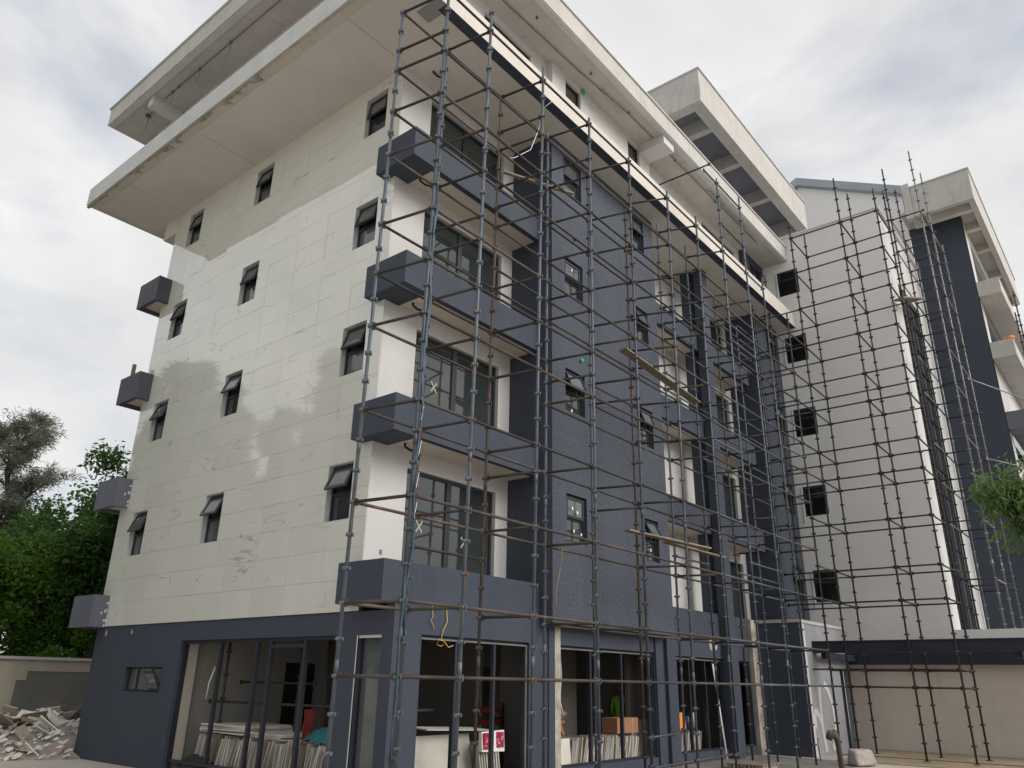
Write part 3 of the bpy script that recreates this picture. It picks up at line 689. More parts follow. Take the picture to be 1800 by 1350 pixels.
SC3 = root('wing_scaffold', (17.5, -5, GZ), 'thin rusty scaffold grid against the grey textured wing wall', 'scaffold')
WP = {}
for (i, x) in ((0, 16.72), (1, 18.5)):
    for (j, y) in ((0, -3.6), (1, -5.45), (2, -6.72)):
        zt = [[18.5, 19.7, 18.7], [18.8, 20.0, 19.6]][i][j]
        WP[i, j] = ((x+.06, y, -.2), (x-.04, y+.02, zt)); standard(SC3, *WP[i, j], 'brown'); baseplate(SC3, WP[i, j][0])
WL = [NODE0+STEP*k for k in (3, 4, 8, 10, 13, 16, 18, 21, 23, 26, 29, 32, 35)]
for n_, z in enumerate(WL):
    for i in (0, 1):
        for j in (0, 1):
            if z > min(WP[i,j][1][2], WP[i,j+1][1][2]): continue
            bar(SC3, at(WP[i,j], z), at(WP[i,j+1], z), 'brown', 'ledger')
    for j in range(3):
        if z > 17.9 or z < 1.9 and j == 1: continue
        bar(SC3, at(WP[0,j], z), at(WP[1,j], z), 'brown', 'transom')
    if 3 < z < 14: bar(SC3, at(OUT2[3], z) if z < 13.8 else at(OUT2[2], z), at(WP[0,0], z), 'rust' if n_ % 2 else 'brown', 'ledger')
    if z < 15: bar(SC3, (16.74, -3.6, z), (16.74, -1.9, z), 'brown', 'ledger'); bar(SC3, (18.5, -3.6, z+.0), (18.5, -1.8, z), 'brown', 'ledger')
for (i, j) in ((0, 0), (1, 0)):
    x = 16.73 if i == 0 else 18.5
    standard(SC3, (x, -1.8, 3.8), (x, -1.8, 17.6 if i else 15.5), 'brown')

SC4 = root('corner_scaffold', (23.5, -7, 3.58), 'pale galvanised scaffold before the dark return wall and stair glazing', 'scaffold')
GP = {}
for i, x in enumerate((21.15, 23.2, 25.3)):
    for j, y in enumerate((-6.35, -7.45)):
        zt = (22.3, 22.4, 19.8)[i] + (.4 if j else 0); GP[i, j] = ((x, y, 3.58), (x-.04, y, zt)); standard(SC4, *GP[i, j], 'galv' if j or i > 1 else 'brown')
for n_, z in enumerate([5.27, 7.27, 8.77, 10.27, 12.27, 13.77, 15.27, 16.77, 18.27, 19.77]):
    for j in (0, 1):
        for i in range(2):
            if z < GP[i+1, j][1][2]: bar(SC4, at(GP[i,j], z), at(GP[i+1,j], z), 'galv' if rs.random() < .4 else 'brown', 'ledger')
    for i in range(3):
        if z < GP[i, 0][1][2]: bar(SC4, at(GP[i,0], z), at(GP[i,1], z)+Vector((0,-.15,0)), 'brown', 'transom')
    if n_ % 2 == 0 and n_ < 8: bar(SC4, (20.3, -6.38, z+.3), (21.3, -6.38, z+.3), 'rust', 'putlog')
bar(SC4, (24.0, -7.5, 13.4), (27.6, -8.9, 13.3), 'galv', 'putlog'); bar(SC4, (24.5, -7.5, 10.2), (27.4, -8.9, 10.1), 'galv', 'putlog')
SC5 = root('far_balcony_scaffold', (28.5, -9.6, 3.58), 'dark scaffold stub under the far wing balcony at the right edge', 'scaffold')
for x in (27.6, 29.4):
    for y in (-9.35, -10.0): standard(SC5, (x, y, 3.58), (x, y, 17.2 if x < 28 else 19), 'brown')
for z in (5.8, 7.3, 9.3, 11.3, 12.8, 14.6):
    for y in (-9.35, -10.0): bar(SC5, (27.6, y, z), (29.4, y, z), 'brown', 'ledger')
    bar(SC5, (27.6, -9.35, z), (27.6, -10.0, z), 'brown', 'transom')

# --- planks resting on the scaffold
def plank(a, b, w, label, t=.035, m_='wood'):
    a, b = Vector(a), Vector(b); d = b-a; c = (a+b)/2; n_ = d.cross(Vector((0,0,1))).normalized(); u_ = n_.cross(d).normalized()
    o = MB().obox(c, d/2, n_*w/2, u_*t/2).build('scaffold_plank', m_, org=c); return tag(o, label, 'plank', 'planks lying on the scaffold')
plank((5.3,-2.75,9.38),(8.9,-2.9,8.98), .24, 'longest pale plank sloping across the tower scaffold')
plank((5.6,-2.5,5.02),(8.3,-3.2,4.9), .20, 'thin plank low on the tower scaffold beside an open window')
plank((7.0,-2.7,4.93),(9.6,-3.0,4.86), .15, 'shorter plank end reaching toward the second balcony')
plank((1.9,-1.7,13.07),(3.6,-2.5,13.05), .10, 'short brown plank stub over the top balcony')
plank((20.4,-6.2,15.9),(22.3,-6.6,16.5), .45, 'wide tilted board jammed in the scaffold above the glazing', .05)

# --- hose, tape and wires tied to the scaffold
def wire(name, pts, r, m_, label, cat, group=None, n=6):
    c = Vector(pts[0]); return tag(MB().tube(pts, r, n).build(name, m_, org=c), label, cat, group)
def along(i, z, dx=.05, dy=-.04): p = at(OUT[i], z); return (p.x+dx, p.y+dy, z)
HB = root('hose_bundle', (-2, YO, 4), 'bundle of blue hoses strung down the corner scaffold pole', 'hose')
for q in range(3):
    MB().tube([along(0, 9.9-q*.4-k*.62, .04+.035*math.sin(k*1.9+q*2), -.035+.02*math.cos(k*2.3+q)) for k in range(10+q)], .016, 6).build('hose', 'hose', HB)
wire('hose', [along(0, 3.1-k*.4, -.03+.02*math.sin(k*2.1), -.03) for k in range(7)], .014, 'hose', 'blue hose running down the lower corner pole beside the narrow window', 'hose')
BT = root('barrier_tape', (-2, YO, 3.8), 'red and white barrier tape strips tied down the corner pole', 'tape')
for k, z in enumerate((5.9, 5.2, 4.75, 4.3, 3.9)):
    MB().obox(along(0, z, .07, -.05), (.012,0,.11), (.014,.01,-.005), (0,.002,0)).build('red_strip', 'red', BT)
for k, z in enumerate((5.55, 5.0, 4.5, 4.05)):
    MB().obox(along(0, z, .06, -.055), (.02,0,.12), (.013,.01,-.004), (0,.002,0)).build('white_strip', 'whitep', BT)
y0 = GFY-.02
wire('yellow_wire', [(.95,y0,3.05),(.97,y0-.02,2.85),(.90,y0-.03,2.78),(.99,y0-.02,2.70),(1.02,y0-.02,2.6)], .007, 'yellow', 'short orange wire hanging from two clear boxes on the parapet', 'wire')
wire('yellow_wire', [(1.35,y0,3.0),(1.36,y0-.02,2.78),(1.25,y0-.03,2.62),(1.22,y0-.02,2.48),(1.32,y0-.03,2.38),(1.20,y0-.03,2.33),(1.10,y0-.02,2.36),(1.16,y0-.02,2.45),(1.30,y0-.02,2.42),(1.42,y0-.02,2.32),(1.55,y0-.02,2.36)], .009, 'yellow', 'coiled yellow wire hanging over the first shop opening', 'wire')
wire('white_rope', [(1.75,-3.45,14.3),(1.2,-3.4,13.6),(.95,-3.45,12.8),(.75,-3.4,12.2),(.35,-3.3,11.8),(.2,-3.3,11.7)], .007, 'whitep', 'loose white rope hanging at the top of the scaffold', 'rope')
wire('cream_rope', [along(2, 4.3, 1.8, .7), along(2, 3.9, 1.75, .7), along(2, 3.3, 1.6, .72), along(2, 3.0, 1.62, .7)], .013, 'wood', 'pale cord dangling beside the tower corner', 'rope')
st = MB()
for k in range(4): st.tube([(9.02+.03*k,YI-.05,1.95-.3*k*0),(9.0+.04*k,YI-.06,1.7),(9.05-.02*k,YI-.05,1.25+.1*k)], .012, 5)

# ================================================================== THINGS AT GROUND LEVEL
# --- boards leaning in the gable shop opening
rb = random.Random(21)
def lean_board(x0, y, z0, w, h, t, tilt, yaw, m_, label, group):
    c = Vector((x0, y, z0+h/2)); mb = MB(); mb.box(-w/2, w/2, -t/2, t/2, -h/2, h/2)
    o = mb.build('ceiling_board', m_, org=(0, 0, 0)); o.location = c; o.rotation_euler = (tilt, 0, yaw); return tag(o, label, 'board', group)
y = 5.45
while y > .9:
    lean_board(.95+rb.uniform(-.05,.05), y, -.05, 1.15, .60+rb.uniform(-.06,.03), .022, R(8+rb.uniform(-3,10)), R(rb.uniform(-4,4)), 'board' if rb.random() < .85 else 'board_b', 'pale ceiling board leaning on edge inside the gable shop window', 'boards leaning in the gable window')
    y -= rb.uniform(.055, .12)
def flat_stack(x, y, z, w, d, n, t, label, group):
    for k in range(n):
        mb = MB(); mb.box(-w/2, w/2, -d/2, d/2, 0, t); o = mb.build('ceiling_board', 'board', org=(0,0,0))
        o.location = (x+rb.uniform(-.05,.05), y+rb.uniform(-.08,.08), z+k*(t+.004)); o.rotation_euler = (0, 0, R(rb.uniform(-5,5))); tag(o, label, 'board', group)
flat_stack(1.0, 4.55, .60, 1.2, 1.9, 6, .024, 'board lying flat in the higher stack inside the gable window', 'flat stack of boards by the left jamb')
flat_stack(.95, 3.0, .56, 1.1, 1.1, 4, .022, 'board lying flat in the lower stack inside the gable window', 'flat stack of boards in mid window')
# cloths
def cloth(name, m_, c, su, sv, seed, label, cat, hang=False):
    r_ = random.Random(seed); mb = MB(); n = 9
    P_ = [[None]*n for _ in range(n)]
    for i in range(n):
        for j in range(n):
            a, b = i/(n-1)-.5, j/(n-1)-.5
            if hang: p = (c[0]+.05*math.sin(a*14+b*3)+r_.uniform(-.01,.01), c[1]+a*su*(1+.4*(b-.5))+r_.uniform(-.02,.02), c[2]+b*sv)
            else: p = (c[0]+a*su, c[1]+b*sv, c[2]+.16*math.cos(a*3)*math.cos(b*3)+r_.uniform(-.05,.05)-.25*max(0,abs(a)-.25)-.25*max(0,abs(b)-.25))
            P_[i][j] = p
    mb.v = [P_[i][j] for i in range(n) for j in range(n)]
    mb.f = [(i*n+j, (i+1)*n+j, (i+1)*n+j+1, i*n+j+1) for i in range(n-1) for j in range(n-1)]; mb.sm = [True]*len(mb.f)
    o = mb.build(name, m_, org=c); sol = o.modifiers.new('thick', 'SOLIDIFY'); sol.thickness = .008
    return tag(o, label, cat)
cloth('teal_cloth', 'teal', (.62, 1.45, .66), .55, .75, 2, 'crumpled teal cloth heaped on boards beside the scaffold pole', 'cloth')
cloth('red_cloth', 'red', (.75, 2.15, .72), .32, .85, 3, 'dark red cloth hanging from the rusty tube in the window', 'cloth', True)
cloth('black_sheet', 'black', (.45, 5.3, -.03), .7, 1.3, 4, 'black plastic sheet bunched on the window sill', 'sheet')
SCI = root('interior_scaffold', (1, 3.4, -.06), 'rusty tube scaffold inside the gable shop window', 'scaffold')
bar(SCI, (.75, 5.9, 1.20), (.7, .9, 1.22), 'rust', 'ledger', .028)
bar(SCI, (1.5, 5.9, 1.62), (1.5, 3.0, 1.62), 'brown', 'ledger')
for x, y in ((.75, 5.35), (1.25, 3.25), (.95, 1.95)):
    standard(SCI, (x, y, -.06), (x, y, 2.6), 'brown')
wire('white_cable', [(.55,5.5,1.95),(.52,5.62,1.6),(.55,5.7,1.25)], .016, 'whitep', 'white cable tied to the pole by the left window jamb', 'cable')
# --- first shop opening
def panel(x, y, z0, w, h, t, lean, yaw, m_, name, label, cat, group=None):
    mb = MB(); mb.box(-w/2, w/2, -t/2, t/2, 0, h); o = mb.build(name, m_, org=(0,0,0)); o.location = (x, y, z0); o.rotation_euler = (-lean, 0, yaw); return tag(o, label, cat, group)
for k in range(4):
    panel(2.35+.04*k, -.15+.10*k, -.06, 1.75, .80-.03*k, .025, R(10), R(3), 'board', 'ceiling_board', 'large pale board leaning behind the first shopfront', 'board', 'boards leaning in the first shop')
mb = MB(); mb.box(-.95, 1.15, -.28, .28, 0, .02); o = mb.build('cover_sheet', 'board', org=(0,0,0)); o.location = (2.6, .05, .82); o.rotation_euler = (R(3), R(2), R(4)); tag(o, 'thin grey sheet lying on the leaning boards in the first shop', 'sheet')
for k in range(9):
    panel(3.2+.055*k, -.25-.01*k, -.06, .5, .62+.02*(k % 3), .022, R(7), R(62+k), 'board', 'ceiling_board', 'narrow board on edge behind the red sack', 'board', 'boards behind the red sack')
mb = MB(); mb.hexa([(2.99,-.555,.42),(3.70,-.545,.40),(3.70,-.47,.40),(2.99,-.47,.42),(2.99,-.53,.78),(3.70,-.525,.80),(3.70,-.45,.80),(2.99,-.45,.78)])
SK = mb.build('cement_sack', 'whitep', org=(3.3,-.5,.38)); tag(SK, 'white sack with red print hung over boards in the first shop', 'sack')
for a_ in ((3.02, 3.24, -.565, -.50, .46, .76), (3.44, 3.66, -.56, -.49, .48, .77)):
    mb = MB(); mb.box(*a_); mb.build('sack_print', 'pinkred', SK)
tag(MB().tube([(2.05,-1.35,-.02),(2.28,-1.5,-.20)], .07, 12).build('green_pipe', 'greenp', org=(2.2,-1.4,-.2)), 'bright green pipe end poking up before the first shop', 'pipe')
bar_ = MB().tube([(.8, -.5, 1.2), (1.75, -.35, 1.2)], .027, 8).build('rusty_tube', 'rust', org=(1.2,-.4,1.2)); tag(bar_, 'rusty tube clamped across the left of the first shop opening', 'tube')
RK = root('crate_rack', (4.25, .3, -.06), 'dark rack with red trays standing in the first shop', 'rack')
mb = MB()
for z in (.1, .35, .6, .85, 1.1): mb.box(4.02, 4.4, .1, .5, z, z+.10)
mb.build('tray', 'red', RK)
mb = MB()
for x in (4.02, 4.38):
    for y in (.08, .5): mb.box(x-.02, x+.02, y-.02, y+.02, -.06, 1.3)
for z in (.22, .47, .72, .97): mb.box(4.02, 4.4, .1, .5, z, z+.03)
mb.build('rack_frame', 'black', RK)
# --- second shop opening: row of boards on edge, bench, carton, worker
x = 5.25; gx = 'boards stacked on edge in the second shop'
panel(5.55, -.62, -.06, .85, .62, .02, R(4), R(2), 'board', 'ceiling_board', 'single pale board facing out at the left of the second shop', 'board')
x = 6.0
while x < 8.9:
    panel(x, -.25, -.06, .62, .60+rb.uniform(-.05,.05), .02, R(0), R(90+rb.uniform(-3,3)), 'board' if rb.random() < .85 else 'board_b', 'ceiling_board', 'thin board standing on edge in the long row of the second shop', 'board', gx).rotation_euler[1] = 0
    o = bpy.context.scene.objects[-1] if False else None
    x += rb.uniform(.034, .065)
for ob in [o for o in COL.objects if o.get('group') == gx]:
    ob.rotation_euler = (R(rb.uniform(6, 20)), 0, R(90+rb.uniform(-3, 3)))
BN = root('trestle_bench', (6.6, .6, .5), 'orange brown timber trestle on the boards of the second shop', 'trestle')
mb = MB(); mb.box(6.0, 7.3, .45, .62, .98, 1.06); mb.build('top_rail', 'benchw', BN)
mb = MB(); mb.box(6.02, 7.25, .47, .53, .80, .86); mb.build('cross_rail', 'benchw', BN)
for x0, x1 in ((6.1, 6.08), (6.85, 6.65), (6.95, 7.2)):
    mb = MB(); mb.hexa([(x1-.05,.46,.52),(x1+.05,.46,.52),(x1+.05,.54,.52),(x1-.05,.54,.52),(x0-.05,.46,.98),(x0+.05,.46,.98),(x0+.05,.54,.98),(x0-.05,.54,.98)]); mb.build('leg', 'benchw', BN)
mb = MB(); mb.box(8.05, 9.05, -.55, -.1, .58, .93); CB = mb.build('cardboard_box', 'carton', org=(8.5,-.3,.58)); tag(CB, 'brown cardboard box on the row of boards in the second shop', 'box')
mb = MB(); mb.box(8.28, 8.30, -.556, -.551, .58, .93); mb.box(8.78, 8.79, -.556, -.551, .58, .93); mb.build('tape_strip', 'board', CB)
panel(9.45, -.55, -.06, .75, .95, .02, R(12), R(-25), mat('grey_board', (.22,.21,.20), .8), 'grey_board', 'plain grey board leaning against the right jamb of the second shop', 'board')
wire('hanging_flex', [(6.0,-.3,2.5),(6.02,-.32,1.9),(5.98,-.3,1.35),(6.04,-.32,1.15),(6.12,-.32,1.0),(6.02,-.3,.98)], .014, 'whitep', 'white cable dangling from the second shop ceiling', 'cable')
wire('hanging_flex', [(5.96,-.3,1.5),(5.9,-.3,1.3),(6.05,-.3,1.05)], .012, 'whitep', 'short white cable loop knotted on the dangling cable', 'cable')
# --- third shop opening
x = 10.6
while x < 12.3:
    ob = panel(x, -.35, -.06, .6, .58+rb.uniform(-.04,.04), .02, 0, 0, 'board', 'ceiling_board', 'thin board standing on edge in the third shop', 'board', 'boards stacked on edge in the third shop')
    ob.rotation_euler = (R(rb.uniform(5, 14)), 0, R(90+rb.uniform(-3, 3))); x += rb.uniform(.06, .10)
tag(MB().tube([(11.55,-.62,.60),(11.55,-.62,.92)], [.15,.17], 14).build('blue_bucket', 'bluep', org=(11.5,-.6,.6)), 'blue bucket on the boards in the third shop', 'bucket')
LB = MB().tube([(12.0,-.60,.80),(12.03,-.67,.80)], .21, 18).build('round_tub', 'whitep', org=(12,-.6,.6)); tag(LB, 'white round tub lying on its side in the third shop', 'tub')
MB().tube([(12.03,-.672,.80),(12.035,-.685,.80)], .15, 18).build('tub_label', 'yellow', LB)
mb = MB(); mb.hexa([(10.95,-.75,.58),(11.3,-.75,.58),(11.3,-.5,.58),(10.95,-.5,.58),(10.9,-.72,.98),(11.2,-.75,1.05),(11.25,-.5,1.0),(10.95,-.5,.95)]); tag(mb.build('crumpled_carton', 'orange', org=(11.1,-.6,.58)), 'torn orange carton beside the blue bucket', 'box')
tag(MB().tube([(12.62,GFY-.06,2.35),(12.66,GFY-.28,-.2)], .028, 8).build('white_pipe', 'whitep', org=(12.65,-1.2,-.2)), 'long white pipe leaning on the third shopfront', 'pipe')
# --- worker in hi vis behind the second shop
def person(loc, rz):
    joints = {'pel':(0,0,.95),'chest':(0,0,1.3),'neck':(0,0,1.48),'head':(0,-.02,1.6),'crown':(0,-.01,1.74),
      'shl':(.19,0,1.42),'ell':(.25,.02,1.14),'wrl':(.22,-.12,.93),'hal':(.21,-.18,.86),'shr':(-.19,0,1.42),'elr':(-.27,-.03,1.15),'wrr':(-.2,-.22,1.05),'har':(-.17,-.29,1.03),
      'hil':(.1,0,.9),'knl':(.11,-.03,.5),'anl':(.12,.02,.1),'tol':(.13,-.14,.04),'hir':(-.1,0,.9),'knr':(-.11,.0,.5),'anr':(-.12,.03,.1),'tor':(-.13,-.13,.04)}
    rad = {'pel':.15,'chest':.17,'neck':.06,'head':.095,'crown':.08,'shl':.075,'ell':.05,'wrl':.035,'hal':.04,'shr':.075,'elr':.05,'wrr':.035,'har':.04,'hil':.1,'knl':.065,'anl':.045,'tol':.045,'hir':.1,'knr':.065,'anr':.045,'tor':.045}
    ed = [('pel','chest'),('chest','neck'),('neck','head'),('head','crown'),('chest','shl'),('shl','ell'),('ell','wrl'),('wrl','hal'),('chest','shr'),('shr','elr'),('elr','wrr'),('wrr','har'),('pel','hil'),('hil','knl'),('knl','anl'),('anl','tol'),('pel','hir'),('hir','knr'),('knr','anr'),('anr','tor')]
    nm = list(joints); me = bpy.data.meshes.new('person'); me.from_pydata([joints[n] for n in nm], [(nm.index(a), nm.index(b)) for a, b in ed], [])
    o = bpy.data.objects.new('person', me); COL.objects.link(o)
    md = o.modifiers.new('skin', 'SKIN'); md.use_smooth_shade = True
    for i, n in enumerate(nm): me.skin_vertices[0].data[i].radius = (rad[n],)*2
    me.skin_vertices[0].data[0].use_root = True
    o.modifiers.new('sub', 'SUBSURF').levels = 1; o.modifiers['sub'].render_levels = 2
    mt = bpy.data.materials.new('worker_clothes'); mt.use_nodes = True; t = mt.node_tree; b = t.nodes['Principled BSDF']; b.inputs['Roughness'].default_value = .8
    tcn = t.nodes.new('ShaderNodeTexCoord'); sp = t.nodes.new('ShaderNodeSeparateXYZ'); t.links.new(tcn.outputs['Object'], sp.inputs[0])
    rp = t.nodes.new('ShaderNodeValToRGB'); rp.color_ramp.interpolation = 'CONSTANT'; e = rp.color_ramp.elements
    e[0].position = 0; e[0].color = (.03,.032,.045,1); e[1].position = .52; e[1].color = (.17,.38,.04,1)
    k = e.new(.83); k.color = (.12,.065,.04,1); k = e.new(.935); k.color = (.6,.5,.05,1)
    dv = t.nodes.new('ShaderNodeMath'); dv.operation = 'DIVIDE'; dv.inputs[1].default_value = 1.8; t.links.new(sp.outputs[2], dv.inputs[0]); t.links.new(dv.outputs[0], rp.inputs[0]); t.links.new(rp.outputs[0], b.inputs['Base Color'])
    me.materials.append(mt); o.location = loc; o.rotation_euler = (0, 0, rz)
    return tag(o, 'worker in a bright green hi-vis vest half hidden inside the second shop', 'person')
person((9.60, .30, -.06), R(100))
mb = MB(); mb.box(9.27, 9.69, -.16, -.06, -.06, 2.775); mb.build('interior_partition', 'inner', BL)
# --- small clutter outside the shops
CR = root('timber_pallet', (11.2, -2.6, GZ), 'weathered grey pallet lying before the third shop', 'pallet')
for i in range(5):
    mb = MB(); mb.box(10.7+.22*i, 10.86+.22*i, -3.1, -2.1, -.13, -.10); mb.build('slat', 'wood', CR)
for y in (-3.0, -2.6, -2.2):
    mb = MB(); mb.box(10.7, 11.74, y-.05, y+.05, -.25, -.13); mb.build('bearer', 'wood', CR)
ap = MB(); ap.box(-1.2, 15.4, -4.4, GFY-.003, -.40, -.235); tag(ap.build('concrete_apron', mat('dark_concrete', (.21,.20,.185), .9, (.13,.125,.115), .9, .2, bump=.4, bscale=9)), kind='structure')  # strip added to darken the ground before the shops
# --- right hand foreground: plinth planks, rusty prop, sack, tape
mb = MB(); mb.box(17.6, 20.5, -16, -2.8, -.40, -.20); tag(mb.build('timber_platform', 'tan'), 'sandy timber platform along the beige wall', 'platform')
mb = MB(); mb.box(15.5, 17.58, -16, -3.3, -.42, -.23); tag(mb.build('timber_step', 'tan'), 'lower sandy timber step before the platform', 'step')
pr = MB(); pr.tube([(10.75,-5.0,-.25),(10.70,-5.0,.38),(10.66,-5.0,.60),(10.55,-4.98,.72),(10.38,-4.95,.72),(10.30,-4.93,.62)], [.065,.065,.075,.09,.09,.08], 10)
tag(pr.build('rusty_standpipe', 'rust', org=(10.75,-5,-.25)), 'rusty bent standpipe before the lilac porch wall', 'pipe')
mb = MB(); mb.hexa([(15.9,-4.2,-.23),(16.7,-4.5,-.23),(16.9,-4.1,-.23),(16.1,-3.8,-.23),(16.0,-4.15,.12),(16.6,-4.4,.20),(16.7,-4.1,.16),(16.1,-3.9,.22)])
o = mb.build('cement_sack', mat('pink_sack', (.38,.33,.30), .85, (.25,.21,.19), 5.0), org=(16.4,-4.1,-.23)); o.location += Vector((-2.1, -.25, 0)); bv = o.modifiers.new('b', 'BEVEL'); bv.width = .08; bv.segments = 3; tag(o, 'pinkish full cement sack beside the platform', 'sack')
BT2 = root('barrier_tape', (14.9, -3.05, 0), 'red barrier tape strip hanging before the lilac porch wall', 'tape')
MB().obox((14.9,-3.05,.2), (.02,0,.16), (.03,.02,0), (0,.002,0)).build('red_strip', 'red', BT2); MB().obox((14.95,-3.05,-.1), (-.02,0,.16), (.03,.02,0), (0,.002,0)).build('red_strip', 'red', BT2)

# --- boundary wall on the left
BW = root('boundary_wall', (0, 18, -.25), 'cream boundary wall with stepped grey panel and white coping', 'wall')
mb = MB(); mb.box(-14, 9, 18.03, 18.2, -.6, 2.12); mb.build('grey_panel', mat('grey_render', (.21,.205,.19), .85, (.17,.165,.155), .9, .3, bump=.3, bscale=14, streak=.5, streak_col=(.13,.125,.11)), BW)
mb = MB(); mb.box(-14, -.05, 17.99, 18.028, -.6, 1.82); mb.box(-.05, .35, 17.99, 18.028, -.6, .35) if False else None
mb = MB(); PB = PY(18.0); wall(mb, PB, -14, 9, -.6, 2.12, -.028, 0, [(.96, 9.0, -.6, 1.52), (1.26, 9.0, 1.5, 1.80), (-12, -.15, -.6, 1.9)]); mb.build('cream_border', mat('cream_render', (.50,.46,.38), .85, (.42,.38,.31), 1.0, .3, streak=.5, streak_col=(.28,.25,.20)), BW)
mb = MB(); mb.box(-14, 9, 17.88, 18.3, 2.16, 2.25); mb.build('coping', 'white', BW)
mb = MB(); mb.box(-14, 9, 17.94, 18.24, 2.121, 2.158); mb.build('coping_bed', 'rough_c', BW)

# --- debris heap
hp = MB(); rd = random.Random(9)
HC = (.4, 13.6)
n = 14; gp2 = {}
for i in range(n+1):
    for j in range(n+1):
        a, b = i/n*2-1, j/n*2-1; rr_ = math.hypot(a, b)
        gp2[i, j] = (HC[0]+a*3.4, HC[1]+b*3.4, -.28+max(0, .85*(1-rr_**1.5))+rd.uniform(-.06, .06))
for i in range(n):
    for j in range(n): hp.quad(gp2[i,j], gp2[i+1,j], gp2[i+1,j+1], gp2[i,j+1])
tag(hp.build('rubble_mound', mat('crushed_rubble', (.33,.30,.26), .95, (.20,.18,.155), 3.5, .1, bump=.8, bscale=9)), 'low mound of crushed gypsum against the boundary wall', 'rubble', kind='stuff')
for k in range(180):
    a, r_ = rd.uniform(0, 6.28), rd.random()**.6; x, y = HC[0]+3.0*r_*math.cos(a), HC[1]+2.9*r_*math.sin(a)
    if x > -.05 and y < 11.6: continue
    br_ = rd.random() < .38
    w, h = rd.uniform(.10, .48)*rd.choice((.5, .8, 1.1)), rd.uniform(.08, .36); th = rd.choice((.015, .03, .06))
    mb = MB(); pts = [(-w, -h*rd.uniform(.5,1)), (w*rd.uniform(.4,1), -h), (w, h*rd.uniform(.2,1)), (-w*rd.uniform(.3,1), h)]
    mb.hexa([(p[0], p[1], 0) for p in pts]+[(p[0], p[1], th) for p in pts])
    o = mb.build('board_fragment', 'board_b' if br_ else 'gypsum', org=(0,0,0))
    o.location = (x, y, -.25+max(0,.85*(1-r_**1.5))+rd.uniform(.0,.14)); o.rotation_euler = (rd.uniform(-.9,.9), rd.uniform(-.9,.9), rd.uniform(0,6.28))
    tag(o, 'brown broken board piece in the debris heap' if br_ else 'white broken gypsum piece in the debris heap', 'board fragment', 'brown pieces in the debris heap' if br_ else 'white pieces in the debris heap')
gr = MB()
for k in range(900):
    a, r_ = rd.uniform(0, 6.28), rd.random()**.5; x, y = HC[0]+3.5*r_*math.cos(a), HC[1]+3.5*r_*math.sin(a); q = rd.uniform(.015, .055)
    if x > -.1 and y < 11.6: continue
    gr.obox((x, y, -.24+max(0,.85*(1-r_**1.5))+rd.uniform(0,.05)), (q,q*rd.uniform(-.6,.6),q*.4), (-q*.5,q*rd.uniform(.5,1),q*rd.uniform(-.5,.5)), (q*.2,0,q*rd.uniform(.2,.6)))
tag(gr.build('rubble_grit', 'gypsum'), 'loose grit and crumbs scattered over the debris heap', 'rubble', kind='stuff')
for k, (x, y, rz, ly) in enumerate(((1.75, 13.6, 20, -.55), (2.05, 13.3, 35, -.62), (1.2, 15.1, -10, -.35))):
    mb = MB(); mb.box(-.55, .55, -.012, .012, 0, 1.15); o = mb.build('brown_board', 'board_b', org=(0,0,0)); o.location = (x, y, -.2); o.rotation_euler = (-ly*1.2, .25, R(rz)); tag(o, ('tall brown board leaning nearest the gable wall', 'brown board propped over the debris beside the blue wall', 'brown board tilted at the back of the debris heap')[k], 'board')
tag(MB().tube([(.35,12.9,.15),(.52,12.8,.2)], .16, 12).build('red_helmet', 'red', org=(.4,12.9,.1)), 'small red plastic pot lying in the debris heap', 'pot')

# ================================================================== TREES
def leaf_cloud(rng, centres, per, lw, ll, droop, up_bias=.4):
    v, f = [], []
    for (c, rad) in centres:
        for _ in range(per):
            d = Vector((rng.gauss(0,1), rng.gauss(0,1), rng.gauss(0,1)*.75))
            d = d.normalized()*rad*(rng.random()**.45)
            p = Vector(c)+d
            ax = Vector((rng.gauss(0,1), rng.gauss(0,1), rng.gauss(0,.6)-droop)).normalized()
            nn_ = Vector((rng.gauss(0,.7), rng.gauss(0,.7), up_bias+abs(rng.gauss(0,.6))))
            sd_ = ax.cross(nn_)
            if sd_.length < 1e-3: continue
            sd_ = sd_.normalized()*lw*rng.uniform(.7,1.3); a2 = ax*ll*rng.uniform(.7,1.3)
            i = len(v); v += [tuple(p), tuple(p+a2*.45+sd_), tuple(p+a2), tuple(p+a2*.45-sd_)]; f.append((i,i+1,i+2,i+3))
    return v, f
def mesh_obj(name, v, f, m_, parent, smooth=False):
    me = bpy.data.meshes.new(name); me.from_pydata(v, [], f); me.materials.append(M[m_]); me.update()
    o = bpy.data.objects.new(name, me); COL.objects.link(o); o.parent = parent; return o
